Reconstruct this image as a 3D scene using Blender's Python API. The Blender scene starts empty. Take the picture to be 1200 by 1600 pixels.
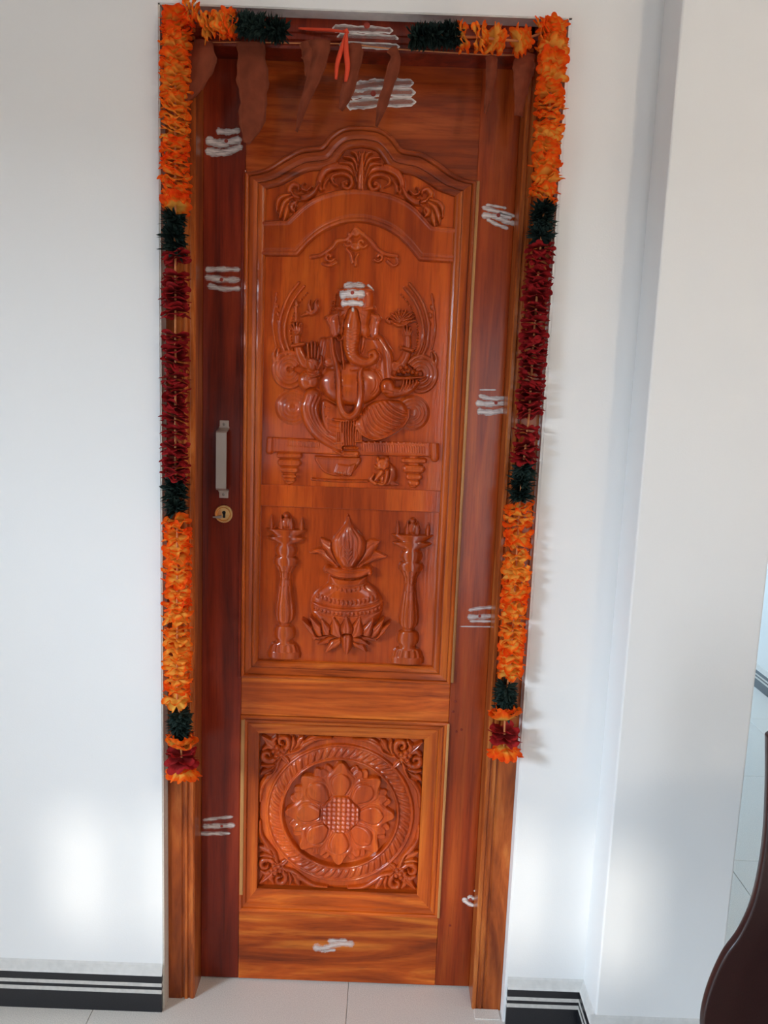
import bpy, bmesh, math, random
import numpy as np
from mathutils import Vector, Matrix

random.seed(7)
scene = bpy.context.scene
COL = scene.collection

# ------------------------------------------------------------------ camera
F_PX, CAM_D, CAM_Z = 1250.0, 1.70, 1.475
PITCH, ROLL = math.radians(8.68), math.radians(2.15)
_fw = Vector((0, math.cos(PITCH), -math.sin(PITCH)))
_r0 = Vector((1, 0, 0)); _u0 = _r0.cross(_fw)
CAM_R = math.cos(ROLL)*_r0 + math.sin(ROLL)*_u0
CAM_U = -math.sin(ROLL)*_r0 + math.cos(ROLL)*_u0
CAM_C = Vector((0, -CAM_D, CAM_Z))
cd = bpy.data.cameras.new('camera'); cam = bpy.data.objects.new('camera', cd); COL.objects.link(cam)
cd.sensor_fit = 'VERTICAL'; cd.sensor_height = 36.0; cd.lens = F_PX/1600*36.0
cd.clip_start = 0.02
m = Matrix((CAM_R, CAM_U, -_fw)).transposed().to_4x4(); m.translation = CAM_C
cam.matrix_world = m
scene.camera = cam

# ------------------------------------------------------------------ light
vs = scene.view_settings
vs.view_transform = 'Standard'; vs.look = 'None'; vs.gamma = 1.0; vs.use_curve_mapping = False
vs.exposure = 0.50
W = bpy.data.worlds.new('world'); scene.world = W; W.use_nodes = True
bg = W.node_tree.nodes['Background']; bg.inputs[0].default_value = (0.72, 0.85, 1.0, 1); bg.inputs[1].default_value = 1.0

def area(name, loc, target, sx, sy, power, col):
    l = bpy.data.lights.new(name, 'AREA'); l.shape = 'RECTANGLE'; l.size = sx; l.size_y = sy
    l.energy = power; l.color = col
    o = bpy.data.objects.new(name, l); COL.objects.link(o); o.location = loc
    o.rotation_euler = (Vector(target)-Vector(loc)).to_track_quat('-Z', 'Y').to_euler()
    return o
# daylight: sky outside the left-hand doorway (cut off by its lintel), the doorway itself, the doorway behind, the far end of the passage
area('sky_outside_left_doorway', (-5.2, -4.3, 2.7), (-0.1, 0, 0.9), 1.3, 1.0, 275, (0.66, 0.83, 1.0))
area('daylight_left', (-2.62, -2.37, 1.05), (0, -2.37, 1.05), 1.3, 2.0, 5, (0.86, 0.93, 1.0))
area('daylight_back', (0.68, -3.42, 0.95), (0.68, 0, 0.95), 0.56, 1.8, 6.0, (0.95, 0.97, 1.0))
area('daylight_passage', (1.35, 4.42, 1.1), (1.35, 0, 1.1), 0.9, 2.0, 52, (0.50, 0.76, 1.0))
sl = bpy.data.lights.new('sun', 'SUN'); sl.energy = 1.15; sl.angle = math.radians(2.6); sl.color = (1.0, 0.95, 0.86)
so = bpy.data.objects.new('sun', sl); COL.objects.link(so)
SUN_DIR = Vector((0.25, 1.0, -0.215))
so.rotation_euler = SUN_DIR.to_track_quat('-Z', 'Y').to_euler()

# ------------------------------------------------------------------ helpers
def ray(px, py):
    return _fw + CAM_R*((px-600)/F_PX) - CAM_U*((py-800)/F_PX)
def at(px, py, Y):
    d = ray(px, py); t = (Y-CAM_C.y)/d.y; return CAM_C + d*t

def empty(name, loc=(0, 0, 0), parent=None):
    o = bpy.data.objects.new(name, None); COL.objects.link(o); o.location = loc; o.empty_display_size = .05
    if parent: o.parent = parent
    return o
def link(name, me, mat=None, parent=None, loc=None, smooth=False):
    if mat and not me.materials: me.materials.append(mat)
    if smooth: me.shade_smooth()
    o = bpy.data.objects.new(name, me); COL.objects.link(o)
    if parent: o.parent = parent
    if loc is not None: o.location = loc
    return o
def tag(o, label=None, cat=None, group=None, kind=None):
    if label: o['label'] = label
    if cat: o['category'] = cat
    if group: o['group'] = group
    if kind: o['kind'] = kind
    return o
def pydata(name, v, f):
    me = bpy.data.meshes.new(name); me.from_pydata(v, [], f); me.update(); return me
def box(name, x0, x1, y0, y1, z0, z1, mat, parent=None, bev=0.0, seg=2, off=(0, 0, 0)):
    bm = bmesh.new(); bmesh.ops.create_cube(bm, size=1)
    for v in bm.verts:
        v.co = ((x0+x1)/2+v.co.x*(x1-x0), (y0+y1)/2+v.co.y*(y1-y0), (z0+z1)/2+v.co.z*(z1-z0))
    if bev > 0: bmesh.ops.bevel(bm, geom=list(bm.edges), offset=bev, segments=seg, affect='EDGES', profile=.5)
    for v in bm.verts: v.co -= Vector(off)
    me = bpy.data.meshes.new(name); bm.to_mesh(me); bm.free()
    return link(name, me, mat, parent, loc=off if any(off) else None)
def prism(name, poly, axis, a, b, mat, parent=None, smooth=False):
    """poly: 2D points; axis 'Z': (x,y) extruded in z; 'X': (y,z) extruded in x; 'Y': (x,z) extruded in y"""
    def P(p, t):
        return {'Z': (p[0], p[1], t), 'X': (t, p[0], p[1]), 'Y': (p[0], t, p[1])}[axis]
    n = len(poly); v = [P(p, a) for p in poly]+[P(p, b) for p in poly]
    bm = bmesh.new(); vs_ = [bm.verts.new(q) for q in v]
    bm.faces.new(vs_[:n]); bm.faces.new(vs_[n:][::-1])
    for i in range(n): bm.faces.new((vs_[i], vs_[n+i], vs_[n+(i+1) % n], vs_[(i+1) % n]))
    bmesh.ops.recalc_face_normals(bm, faces=bm.faces)
    bmesh.ops.triangulate(bm, faces=[f for f in bm.faces if len(f.verts) > 4])
    me = bpy.data.meshes.new(name); bm.to_mesh(me); bm.free()
    return link(name, me, mat, parent, smooth=smooth)
def catmull(pts, n=8, closed=False):
    pts = [np.array(p, float) for p in pts]
    if len(pts) < 3: n = max(n, 2)
    if len(pts) == 2: return np.array([pts[0]+(pts[1]-pts[0])*t for t in np.linspace(0, 1, n)])
    out = []; N = len(pts); rng = N if closed else N-1
    for i in range(rng):
        if closed: p0, p1, p2, p3 = pts[(i-1) % N], pts[i], pts[(i+1) % N], pts[(i+2) % N]
        else:
            p1, p2 = pts[i], pts[i+1]
            p0 = pts[i-1] if i > 0 else 2*p1-p2
            p3 = pts[i+2] if i+2 < N else 2*p2-p1
        for k in range(n):
            t = k/n
            out.append(.5*((2*p1)+(-p0+p2)*t+(2*p0-5*p1+4*p2-p3)*t*t+(-p0+3*p1-3*p2+p3)*t**3))
    if not closed: out.append(pts[-1])
    return np.array(out)
def tube_mesh(name, pts, rad, seg=8, cap=True, flat=None):
    pts = [Vector(p) for p in pts]; n = len(pts)
    rads = rad if hasattr(rad, '__len__') else [rad]*n
    bm = bmesh.new(); rings = []
    up = Vector((0, 0, 1)); ref = None
    for i, p in enumerate(pts):
        t = (pts[min(i+1, n-1)]-pts[max(i-1, 0)]).normalized()
        if ref is None: ref = t.orthogonal().normalized()
        ref = (ref-t*ref.dot(t)).normalized(); b = t.cross(ref)
        rings.append([bm.verts.new(p+(ref*math.cos(a)+b*math.sin(a))*rads[i]) for a in [2*math.pi*k/seg for k in range(seg)]])
    for i in range(n-1):
        for k in range(seg):
            bm.faces.new((rings[i][k], rings[i][(k+1) % seg], rings[i+1][(k+1) % seg], rings[i+1][k]))
    if cap: bm.faces.new(rings[0][::-1]); bm.faces.new(rings[-1])
    me = bpy.data.meshes.new(name); bm.to_mesh(me); bm.free(); me.shade_smooth(); return me
def lathe_mesh(name, prof, seg=32, axis='Y'):
    """prof: (r, t) from one end to the other, t along -Y (towards the viewer)"""
    bm = bmesh.new(); rings = []
    for r, t in prof:
        rings.append([bm.verts.new((r*math.cos(2*math.pi*k/seg), -t, r*math.sin(2*math.pi*k/seg))) for k in range(seg)])
    for i in range(len(rings)-1):
        for k in range(seg): bm.faces.new((rings[i][k], rings[i][(k+1) % seg], rings[i+1][(k+1) % seg], rings[i+1][k]))
    bm.faces.new(rings[0]); bm.faces.new(rings[-1][::-1])
    bmesh.ops.recalc_face_normals(bm, faces=bm.faces)
    me = bpy.data.meshes.new(name); bm.to_mesh(me); bm.free(); return me

# ------------------------------------------------------------------ materials
def newmat(name):
    M = bpy.data.materials.new(name); M.use_nodes = True
    nt = M.node_tree; b = nt.nodes['Principled BSDF']; return M, nt, b
def plain(name, col, rough=.5, metal=0.0, coat=0.0, coat_r=.1, spec=.5, bump=0.0, bscale=200, var=0.0):
    M, nt, b = newmat(name)
    b.inputs['Base Color'].default_value = (*col, 1); b.inputs['Roughness'].default_value = rough
    b.inputs['Metallic'].default_value = metal; b.inputs['Coat Weight'].default_value = coat
    b.inputs['Coat Roughness'].default_value = coat_r; b.inputs['Specular IOR Level'].default_value = spec
    if bump or var:
        tc = nt.nodes.new('ShaderNodeTexCoord'); n = nt.nodes.new('ShaderNodeTexNoise')
        n.inputs['Scale'].default_value = bscale; n.inputs['Detail'].default_value = 4
        nt.links.new(tc.outputs['Object'], n.inputs['Vector'])
        if bump:
            bp = nt.nodes.new('ShaderNodeBump'); bp.inputs['Strength'].default_value = bump; bp.inputs['Distance'].default_value = .002
            nt.links.new(n.outputs['Fac'], bp.inputs['Height']); nt.links.new(bp.outputs['Normal'], b.inputs['Normal'])
        if var:
            r = nt.nodes.new('ShaderNodeValToRGB')
            r.color_ramp.elements[0].position = .3; r.color_ramp.elements[1].position = .7
            r.color_ramp.elements[0].color = (*[c*(1-var) for c in col], 1); r.color_ramp.elements[1].color = (*[min(1, c*(1+var)) for c in col], 1)
            nt.links.new(n.outputs['Fac'], r.inputs['Fac']); nt.links.new(r.outputs['Color'], b.inputs['Base Color'])
    return M
def wood(name, dark, mid, light, axis='Z', across=26, along=1.6, rough=.38, coat=.55, coat_r=.16, flame=.0, bump=.12, tilt=0.0):
    M, nt, b = newmat(name); N = nt.nodes; L = nt.links
    tc = N.new('ShaderNodeTexCoord'); oi = N.new('ShaderNodeObjectInfo')
    mul = N.new('ShaderNodeMath'); mul.operation = 'MULTIPLY'; mul.inputs[1].default_value = 7.3
    L.new(oi.outputs['Random'], mul.inputs[0])
    def mapped(ac, al, sc=1.0):
        mp = N.new('ShaderNodeMapping')
        mp.inputs['Scale'].default_value = (ac, ac, al) if axis == 'Z' else (al, ac, ac)
        mp.inputs['Rotation'].default_value = (0, tilt, 0)
        L.new(tc.outputs['Object'], mp.inputs['Vector'])
        ad = N.new('ShaderNodeVectorMath'); ad.operation = 'ADD'
        L.new(mp.outputs[0], ad.inputs[0]); L.new(mul.outputs[0], ad.inputs[1])
        return ad.outputs[0]
    def noise(vec, detail, dist, rough_=.55):
        n = N.new('ShaderNodeTexNoise'); n.inputs['Scale'].default_value = 1; n.inputs['Detail'].default_value = detail
        n.inputs['Distortion'].default_value = dist; n.inputs['Roughness'].default_value = rough_
        L.new(vec, n.inputs['Vector']); return n.outputs['Fac']
    n1 = noise(mapped(across, along), 5, .8+flame)
    r1 = N.new('ShaderNodeValToRGB'); cr = r1.color_ramp
    cr.elements[0].position = .28; cr.elements[0].color = (*dark, 1)
    cr.elements[1].position = .74; cr.elements[1].color = (*light, 1)
    e = cr.elements.new(.5); e.color = (*mid, 1)
    L.new(n1, r1.inputs['Fac'])
    n2 = noise(mapped(across*.25, along*.5), 3, 1.0)          # broad growth bands
    r2 = N.new('ShaderNodeValToRGB'); r2.color_ramp.elements[0].position = .3; r2.color_ramp.elements[1].position = .7
    r2.color_ramp.elements[0].color = (.62, .55, .5, 1); r2.color_ramp.elements[1].color = (1.18, 1.18, 1.15, 1)
    L.new(n2, r2.inputs['Fac'])
    mx = N.new('ShaderNodeMix'); mx.data_type = 'RGBA'; mx.blend_type = 'MULTIPLY'; mx.inputs[0].default_value = .9
    L.new(r1.outputs['Color'], mx.inputs[6]); L.new(r2.outputs['Color'], mx.inputs[7])
    n3 = noise(mapped(across*9, along*7), 3, .2, .7)          # pores
    r3 = N.new('ShaderNodeValToRGB'); r3.color_ramp.elements[0].position = .3; r3.color_ramp.elements[1].position = .52
    r3.color_ramp.elements[0].color = (.62, .55, .5, 1); r3.color_ramp.elements[1].color = (1, 1, 1, 1)
    L.new(n3, r3.inputs['Fac'])
    m2 = N.new('ShaderNodeMix'); m2.data_type = 'RGBA'; m2.blend_type = 'MULTIPLY'; m2.inputs[0].default_value = .7
    L.new(mx.outputs[2], m2.inputs[6]); L.new(r3.outputs['Color'], m2.inputs[7])
    L.new(m2.outputs[2], b.inputs['Base Color'])
    b.inputs['Roughness'].default_value = rough; b.inputs['Coat Weight'].default_value = coat; b.inputs['Coat Roughness'].default_value = coat_r
    b.inputs['Specular IOR Level'].default_value = .15; b.inputs['Coat IOR'].default_value = 1.42
    bp = N.new('ShaderNodeBump'); bp.inputs['Strength'].default_value = bump; bp.inputs['Distance'].default_value = .001
    L.new(n3, bp.inputs['Height']); L.new(bp.outputs['Normal'], b.inputs['Normal'])
    L.new(bp.outputs['Normal'], b.inputs['Coat Normal'])
    return M
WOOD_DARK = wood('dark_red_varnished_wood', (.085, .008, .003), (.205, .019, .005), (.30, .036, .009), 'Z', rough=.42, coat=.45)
WOOD_STILE = wood('red_brown_varnished_wood', (.20, .022, .004), (.37, .052, .007), (.50, .10, .014), 'Z', rough=.36, coat=.42)
WOOD_PANEL = wood('orange_brown_carved_wood', (.28, .032, .003), (.47, .064, .005), (.60, .11, .010), 'Z', across=20, rough=.34, coat=.9, coat_r=.08)
WOOD_RAIL = wood('flamed_orange_wood', (.17, .022, .003), (.50, .085, .007), (.78, .21, .025), 'X', across=17, along=1.7, flame=1.1, rough=.36, coat=.55)
WOOD_BASE = wood('bold_flamed_bottom_wood', (.12, .014, .003), (.48, .080, .007), (.85, .27, .035), 'X', across=12, along=1.5, flame=1.6, rough=.36, coat=.55)
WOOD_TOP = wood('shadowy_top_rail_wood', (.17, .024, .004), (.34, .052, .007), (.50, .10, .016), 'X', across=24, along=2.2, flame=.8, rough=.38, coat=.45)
WOOD_MOULD = wood('amber_moulding_wood', (.28, .036, .004), (.50, .090, .009), (.66, .17, .020), 'Z', across=40, rough=.36, coat=.5)
WOOD_TAN = wood('pale_sapwood_bead', (.33, .14, .045), (.48, .22, .075), (.60, .32, .12), 'Z', across=60, rough=.45, coat=.3)
WOOD_JAMB = wood('streaked_jamb_wood', (.15, .026, .006), (.38, .085, .015), (.60, .20, .045), 'Z', across=15, along=1.6, flame=1.3, rough=.4, coat=.45, tilt=.35)

WALL = plain('off_white_wall_paint', (.80, .79, .775), .55, bump=.10, bscale=260)
REVEAL = plain('bare_plaster_reveal', (.62, .56, .48), .8, bump=.25, bscale=180, var=.08)
BACKWALL = plain('brown_back_wall_paint', (.20, .13, .09), .7)
CEIL = plain('ceiling_paint', (.78, .76, .72), .8)
TILE = plain('speckled_beige_floor_tile', (.70, .66, .61), .32, bump=.05, bscale=420, var=.16)
GROUT = plain('grout', (.30, .27, .24), .8)
BLACK = plain('black_granite', (.010, .010, .013), .3, coat=.1, var=.5, bscale=500)
STRIPE = plain('pale_marble_strip', (.55, .52, .48), .4, var=.1, bscale=90)
STEEL = plain('brushed_steel', (.50, .42, .36), .34, metal=.8, bump=.05, bscale=600)
BRASS = plain('aged_brass', (.80, .50, .20), .28, metal=.9, bump=.08, bscale=300)
HOLE = plain('dark_key_slot', (.006, .005, .005), .7)
SCREW = plain('screw_metal', (.30, .27, .24), .4, metal=.8)
RED = plain('kumkum_red', (.30, .035, .02), .8)
THREAD = plain('red_thread', (.72, .055, .012), .7, bump=.3, bscale=700)
STRING = plain('orange_garland_string', (.62, .22, .07), .7, bump=.3, bscale=900)
MAROON = plain('dark_maroon_moulded_plastic', (.022, .006, .006), .34, coat=.25, bump=.06, bscale=500, var=.35)
DRYLEAF = plain('dried_mango_leaf', (.19, .042, .019), .85, spec=.12, bump=.3, bscale=45, var=.16)

def flower_mat(name, inner, outer, tip, trans=.25):
    M, nt, b = newmat(name); N = nt.nodes; L = nt.links
    a = N.new('ShaderNodeAttribute'); a.attribute_name = 'rho'
    oi = N.new('ShaderNodeObjectInfo')
    n = N.new('ShaderNodeTexNoise'); n.inputs['Scale'].default_value = 60; n.inputs['Detail'].default_value = 3
    tc = N.new('ShaderNodeTexCoord'); L.new(tc.outputs['Object'], n.inputs['Vector'])
    ma = N.new('ShaderNodeMath'); ma.operation = 'MULTIPLY_ADD'; ma.inputs[1].default_value = .5; ma.inputs[2].default_value = -.25
    L.new(n.outputs['Fac'], ma.inputs[0])
    ad = N.new('ShaderNodeMath'); ad.operation = 'ADD'; L.new(a.outputs['Fac'], ad.inputs[0]); L.new(ma.outputs[0], ad.inputs[1])
    mb = N.new('ShaderNodeMath'); mb.operation = 'MULTIPLY_ADD'; mb.inputs[1].default_value = .3; mb.inputs[2].default_value = -.15
    L.new(oi.outputs['Random'], mb.inputs[0])
    a2 = N.new('ShaderNodeMath'); a2.operation = 'ADD'; L.new(ad.outputs[0], a2.inputs[0]); L.new(mb.outputs[0], a2.inputs[1])
    r = N.new('ShaderNodeValToRGB'); cr = r.color_ramp
    cr.elements[0].position = .52; cr.elements[0].color = (*inner, 1)
    cr.elements[1].position = .98; cr.elements[1].color = (*tip, 1)
    e = cr.elements.new(.72); e.color = (*outer, 1)
    L.new(a2.outputs[0], r.inputs['Fac']); L.new(r.outputs['Color'], b.inputs['Base Color'])
    b.inputs['Roughness'].default_value = .7; b.inputs['Specular IOR Level'].default_value = .2
    tr = N.new('ShaderNodeBsdfTranslucent'); L.new(r.outputs['Color'], tr.inputs['Color'])
    mx = N.new('ShaderNodeMixShader'); mx.inputs[0].default_value = trans
    L.new(b.outputs[0], mx.inputs[1]); L.new(tr.outputs[0], mx.inputs[2]); L.new(mx.outputs[0], N['Material Output'].inputs['Surface'])
    return M
ORANGE = flower_mat('orange_marigold_cloth', (1.0, .56, .09), (1.0, .215, .010), (.98, .095, .006), .42)
CRIMSON = flower_mat('crimson_cloth_petal', (.20, .008, .008), (.42, .016, .018), (.30, .010, .013), .25)
GREEN = flower_mat('dark_green_cloth_leaf', (.010, .022, .017), (.012, .026, .021), (.022, .040, .033), .1)

def ash_mat(name, centre, edge, col=(.78, .72, .68)):
    """white ash paste: a real, patchy coat of paint; 'edge' runs 0 in the middle of a finger stroke to 1 on its rim"""
    M, nt, b = newmat(name); N = nt.nodes; L = nt.links
    b.inputs['Base Color'].default_value = (*col, 1); b.inputs['Roughness'].default_value = .9; b.inputs['Specular IOR Level'].default_value = .1
    a = N.new('ShaderNodeAttribute'); a.attribute_name = 'edge'
    n = N.new('ShaderNodeTexNoise'); n.inputs['Scale'].default_value = 1; n.inputs['Detail'].default_value = 5; n.inputs['Roughness'].default_value = .65
    mp = N.new('ShaderNodeMapping'); mp.inputs['Scale'].default_value = (45, 45, 480)
    tc = N.new('ShaderNodeTexCoord'); L.new(tc.outputs['Object'], mp.inputs['Vector']); L.new(mp.outputs[0], n.inputs['Vector'])
    mr = N.new('ShaderNodeMapRange'); mr.inputs['From Min'].default_value = .25; mr.inputs['From Max'].default_value = .9
    mr.inputs['To Min'].default_value = centre; mr.inputs['To Max'].default_value = edge
    L.new(a.outputs['Fac'], mr.inputs['Value'])
    m2 = N.new('ShaderNodeMapRange'); m2.inputs['From Min'].default_value = .36; m2.inputs['From Max'].default_value = .54
    m2.inputs['To Min'].default_value = .42; m2.inputs['To Max'].default_value = 1.0
    L.new(n.outputs['Fac'], m2.inputs['Value'])
    mu = N.new('ShaderNodeMath'); mu.operation = 'MULTIPLY'; L.new(mr.outputs[0], mu.inputs[0]); L.new(m2.outputs[0], mu.inputs[1])
    L.new(mu.outputs[0], b.inputs['Alpha'])
    return M
ASH = ash_mat('white_ash_paste', .97, .45)
ASH_THIN = ash_mat('thin_white_ash_paste', .66, .22)
ASH_LINE = ash_mat('ash_paste_pushed_to_the_rim', .18, 1.0)

# ------------------------------------------------------------------ relief carving (height fields)
Y_LEAF = 0.105          # face of the stiles and rails
class Relief:
    """heights above a board, in metres, on a fine grid; below zero the surface sinks into the board"""
    def __init__(s, x0, x1, z0, z1, Y, res=.0009):
        s.Y = Y; s.res = res
        s.xs = np.arange(x0, x1+res, res); s.zs = np.arange(z0, z1+res, res)
        s.H = np.full((len(s.zs), len(s.xs)), -.004)
    def P(s, px, py):
        q = at(px, py, s.Y); return (q.x, q.z)
    def win(s, lo, hi):
        i0 = max(0, int((lo[0]-s.xs[0])/s.res)); i1 = min(len(s.xs), int((hi[0]-s.xs[0])/s.res)+2)
        j0 = max(0, int((lo[1]-s.zs[0])/s.res)); j1 = min(len(s.zs), int((hi[1]-s.zs[0])/s.res)+2)
        return slice(j0, j1), slice(i0, i1)
    def dist(s, pts, rads, pad):
        rm = float(np.max(rads))+pad
        sj, si = s.win(pts.min(0)-rm, pts.max(0)+rm)
        X, Z = np.meshgrid(s.xs[si], s.zs[sj]); Q = np.full(X.shape, 1e9); T = np.zeros(X.shape)
        n = len(pts)
        for k in range(n-1):
            a = pts[k]; b = pts[k+1]; d = b-a; l2 = max(d@d, 1e-12)
            t = np.clip(((X-a[0])*d[0]+(Z-a[1])*d[1])/l2, 0, 1)
            dd = np.hypot(X-a[0]-t*d[0], Z-a[1]-t*d[1]); r = rads[k]+(rads[k+1]-rads[k])*t
            q = dd/np.maximum(r, 1e-5); better = q < Q
            Q = np.where(better, q, Q); T = np.where(better, (k+t)/(n-1), T)
        return sj, si, Q, T
    @staticmethod
    def prof(q, p=2.0):
        return np.where(q < 1, np.clip(1-np.clip(q, 0, 1)**p, 0, 1)**.5, -(q-1)*4.0)
    def put(s, sj, si, h, gap=None):
        H = s.H[sj, si]
        if gap is not None:
            near, floor = gap; H = np.where(near, np.minimum(H, floor), H)
        s.H[sj, si] = np.maximum(H, h)
    def tube(s, pts, r, amp, base=0.0, gap=0.0, p=2.0, n=6, closed=False, ridge=0.0, cut=0.0, rel=False):
        pts = catmull(pts, n, closed) if len(pts) > 2 else catmull(pts, 10)
        if closed: pts = np.vstack([pts, pts[:1]])
        rr = np.interp(np.linspace(0, 1, len(pts)), np.linspace(0, 1, len(r)), r) if hasattr(r, '__len__') else np.full(len(pts), r)
        sj, si, Q, T = s.dist(pts, rr, .004)
        if rel:
            H = s.H[sj, si]; s.H[sj, si] = np.where((Q < 1) & (H > 0), H+amp*s.prof(np.minimum(Q, 1), p), H); return s
        h = base+amp*s.prof(Q, p)
        if ridge: h = np.where(Q < 1, h-ridge*np.exp(-(Q/.22)**2), h)
        g = None
        if gap > 0: g = (Q < 1+gap/np.max(rr), base-cut)
        s.put(sj, si, h, g); return s
    def ell(s, c, rx, rz, amp, base=0.0, rot=0.0, gap=0.0, p=2.0, cut=0.0, rel=False):
        R = max(rx, rz)*1.3+.003; sj, si = s.win((c[0]-R, c[1]-R), (c[0]+R, c[1]+R))
        X, Z = np.meshgrid(s.xs[si]-c[0], s.zs[sj]-c[1]); ca, sa = math.cos(rot), math.sin(rot)
        q = np.hypot((X*ca+Z*sa)/rx, (-X*sa+Z*ca)/rz)
        if rel:
            H = s.H[sj, si]; s.H[sj, si] = np.where((q < 1) & (H > 0), H+amp*s.prof(np.minimum(q, 1), p), H); return s
        h = base+amp*s.prof(q, p); g = (q < 1+gap/min(rx, rz), base-cut) if gap > 0 else None
        s.put(sj, si, h, g); return s
    def poly(s, pts, amp, edge, base=0.0, gap=0.0, n=5, smooth=True, cut=0.0):
        pts = catmull(pts, n, True) if smooth else np.array(pts, float)
        P2 = np.vstack([pts, pts[:1]])
        sj, si = s.win(pts.min(0)-.006, pts.max(0)+.006)
        X, Z = np.meshgrid(s.xs[si], s.zs[sj]); D = np.full(X.shape, 1e9); ins = np.zeros(X.shape, bool)
        for a, b in zip(P2[:-1], P2[1:]):
            d = b-a; l2 = max(d@d, 1e-14); t = np.clip(((X-a[0])*d[0]+(Z-a[1])*d[1])/l2, 0, 1)
            D = np.minimum(D, np.hypot(X-a[0]-t*d[0], Z-a[1]-t*d[1]))
            c = ((a[1] > Z) != (b[1] > Z)) & (X < (b[0]-a[0])*(Z-a[1])/((b[1]-a[1]) if abs(b[1]-a[1]) > 1e-12 else 1e-12)+a[0]); ins ^= c
        e = np.clip(D/edge, 0, 1)
        h = np.where(ins, base+amp*np.sqrt(np.clip(1-(1-e)**2, 0, 1)), base-D*3.0)
        g = (ins | (D < gap), base-cut) if gap > 0 else None
        s.put(sj, si, h, g); return s
    def groove(s, pts, w, depth, n=6, bump=False):
        pts = catmull(pts, n) if len(pts) > 2 else catmull(pts, 8)
        sj, si, Q, T = s.dist(pts, np.full(len(pts), w), w*2)
        H = s.H[sj, si]; k = depth*np.exp(-Q**2)
        s.H[sj, si] = np.where(H > -.002, H+k if bump else H-k, H); return s
    def beads(s, pts, count, r, amp, base, n=6, rz=None, rel=False):
        pts = catmull(pts, 12) if len(pts) > 2 else catmull(pts, 24)
        seg = np.r_[0, np.cumsum(np.hypot(*np.diff(pts, axis=0).T))]
        for t in np.linspace(0, seg[-1], count):
            c = (np.interp(t, seg, pts[:, 0]), np.interp(t, seg, pts[:, 1]))
            s.ell(c, r, rz or r, amp, base, rel=rel)
        return s
    def height(s, x, z):
        i = int(round((x-s.xs[0])/s.res)); j = int(round((z-s.zs[0])/s.res))
        if 0 <= j < s.H.shape[0] and 0 <= i < s.H.shape[1]: return max(0.0, float(s.H[j, i]))
        return 0.0
    def blur(s, k=1):
        for _ in range(k):
            H = s.H; G = H.copy()
            G[1:-1, 1:-1] = (4*H[1:-1, 1:-1]+2*(H[:-2, 1:-1]+H[2:, 1:-1]+H[1:-1, :-2]+H[1:-1, 2:])+H[:-2, :-2]+H[2:, 2:]+H[:-2, 2:]+H[2:, :-2])/16
            s.H = G
        return s
    def mesh(s, name, off=(0, 0), gain=1.25):
        s.H = np.where(s.H > 0, s.H*gain, s.H); H = s.H; nz, nx = H.shape
        keep = np.maximum.reduce([H[:-1, :-1], H[1:, :-1], H[:-1, 1:], H[1:, 1:]]) > -.0027
        X, Z = np.meshgrid(s.xs-off[0], s.zs-off[1])
        co = np.stack([X, s.Y-np.maximum(H, -.0036), Z], -1).reshape(-1, 3)
        j, i = np.nonzero(keep); a = j*nx+i
        F = np.stack([a, a+1, a+nx+1, a+nx], 1)
        used = np.unique(F); remap = np.full(nx*nz, -1, np.int64); remap[used] = np.arange(len(used))
        co = co[used]; F = remap[F]
        me = bpy.data.meshes.new(name); me.vertices.add(len(co)); me.vertices.foreach_set('co', co.ravel())
        me.loops.add(F.size); me.loops.foreach_set('vertex_index', F.ravel().astype(np.int32))
        me.polygons.add(len(F)); me.polygons.foreach_set('loop_start', np.arange(0, F.size, 4, dtype=np.int32))
        me.polygons.foreach_set('loop_total', np.full(len(F), 4, np.int32))
        me.update(calc_edges=True); me.validate(); me.shade_smooth(); return me

# ------------------------------------------------------------------ the room
OX0, OX1, OZ = -.481, .3325, 2.209      # opening in the wall
ZC = 2.92                               # ceiling
def structure(o, label): return tag(o, label, None, None, 'structure')
RX0, RX1, RY0 = -2.6, 2.0, -3.4
structure(box('wall_left', OX0-2.119, OX0, 0, .24, 0, ZC, WALL), 'white wall left of the carved door')
structure(box('wall_right', OX1, .513, 0, .24, 0, ZC, WALL), 'narrow white wall between the carved door and the pillar')
structure(box('wall_above', OX0, OX1, 0, .24, OZ, ZC, WALL), 'white wall above the carved door')
structure(box('wall_pillar', .511, .783, -.108, .24, 0, ZC, WALL, bev=.004), 'white wall pillar standing proud at the right')
structure(box('wall_left_side', RX0-.2, RX0, -3.6, -3.1, 0, ZC, WALL), 'white side wall of the room')
structure(box('wall_left_side', RX0-.2, RX0, -1.65, .24, 0, ZC, WALL), 'white side wall of the room')
structure(box('wall_left_side', RX0-.2, RX0, -3.1, -1.65, 2.1, ZC, WALL), 'white side wall of the room')
structure(box('wall_right_side', RX1, RX1+.2, -3.6, 4.7, 0, ZC, WALL), 'white side wall running into the passage')
structure(box('ceiling', RX0-.2, RX1+.2, -3.6, 4.7, ZC, ZC+.1, CEIL), 'white ceiling')
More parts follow.
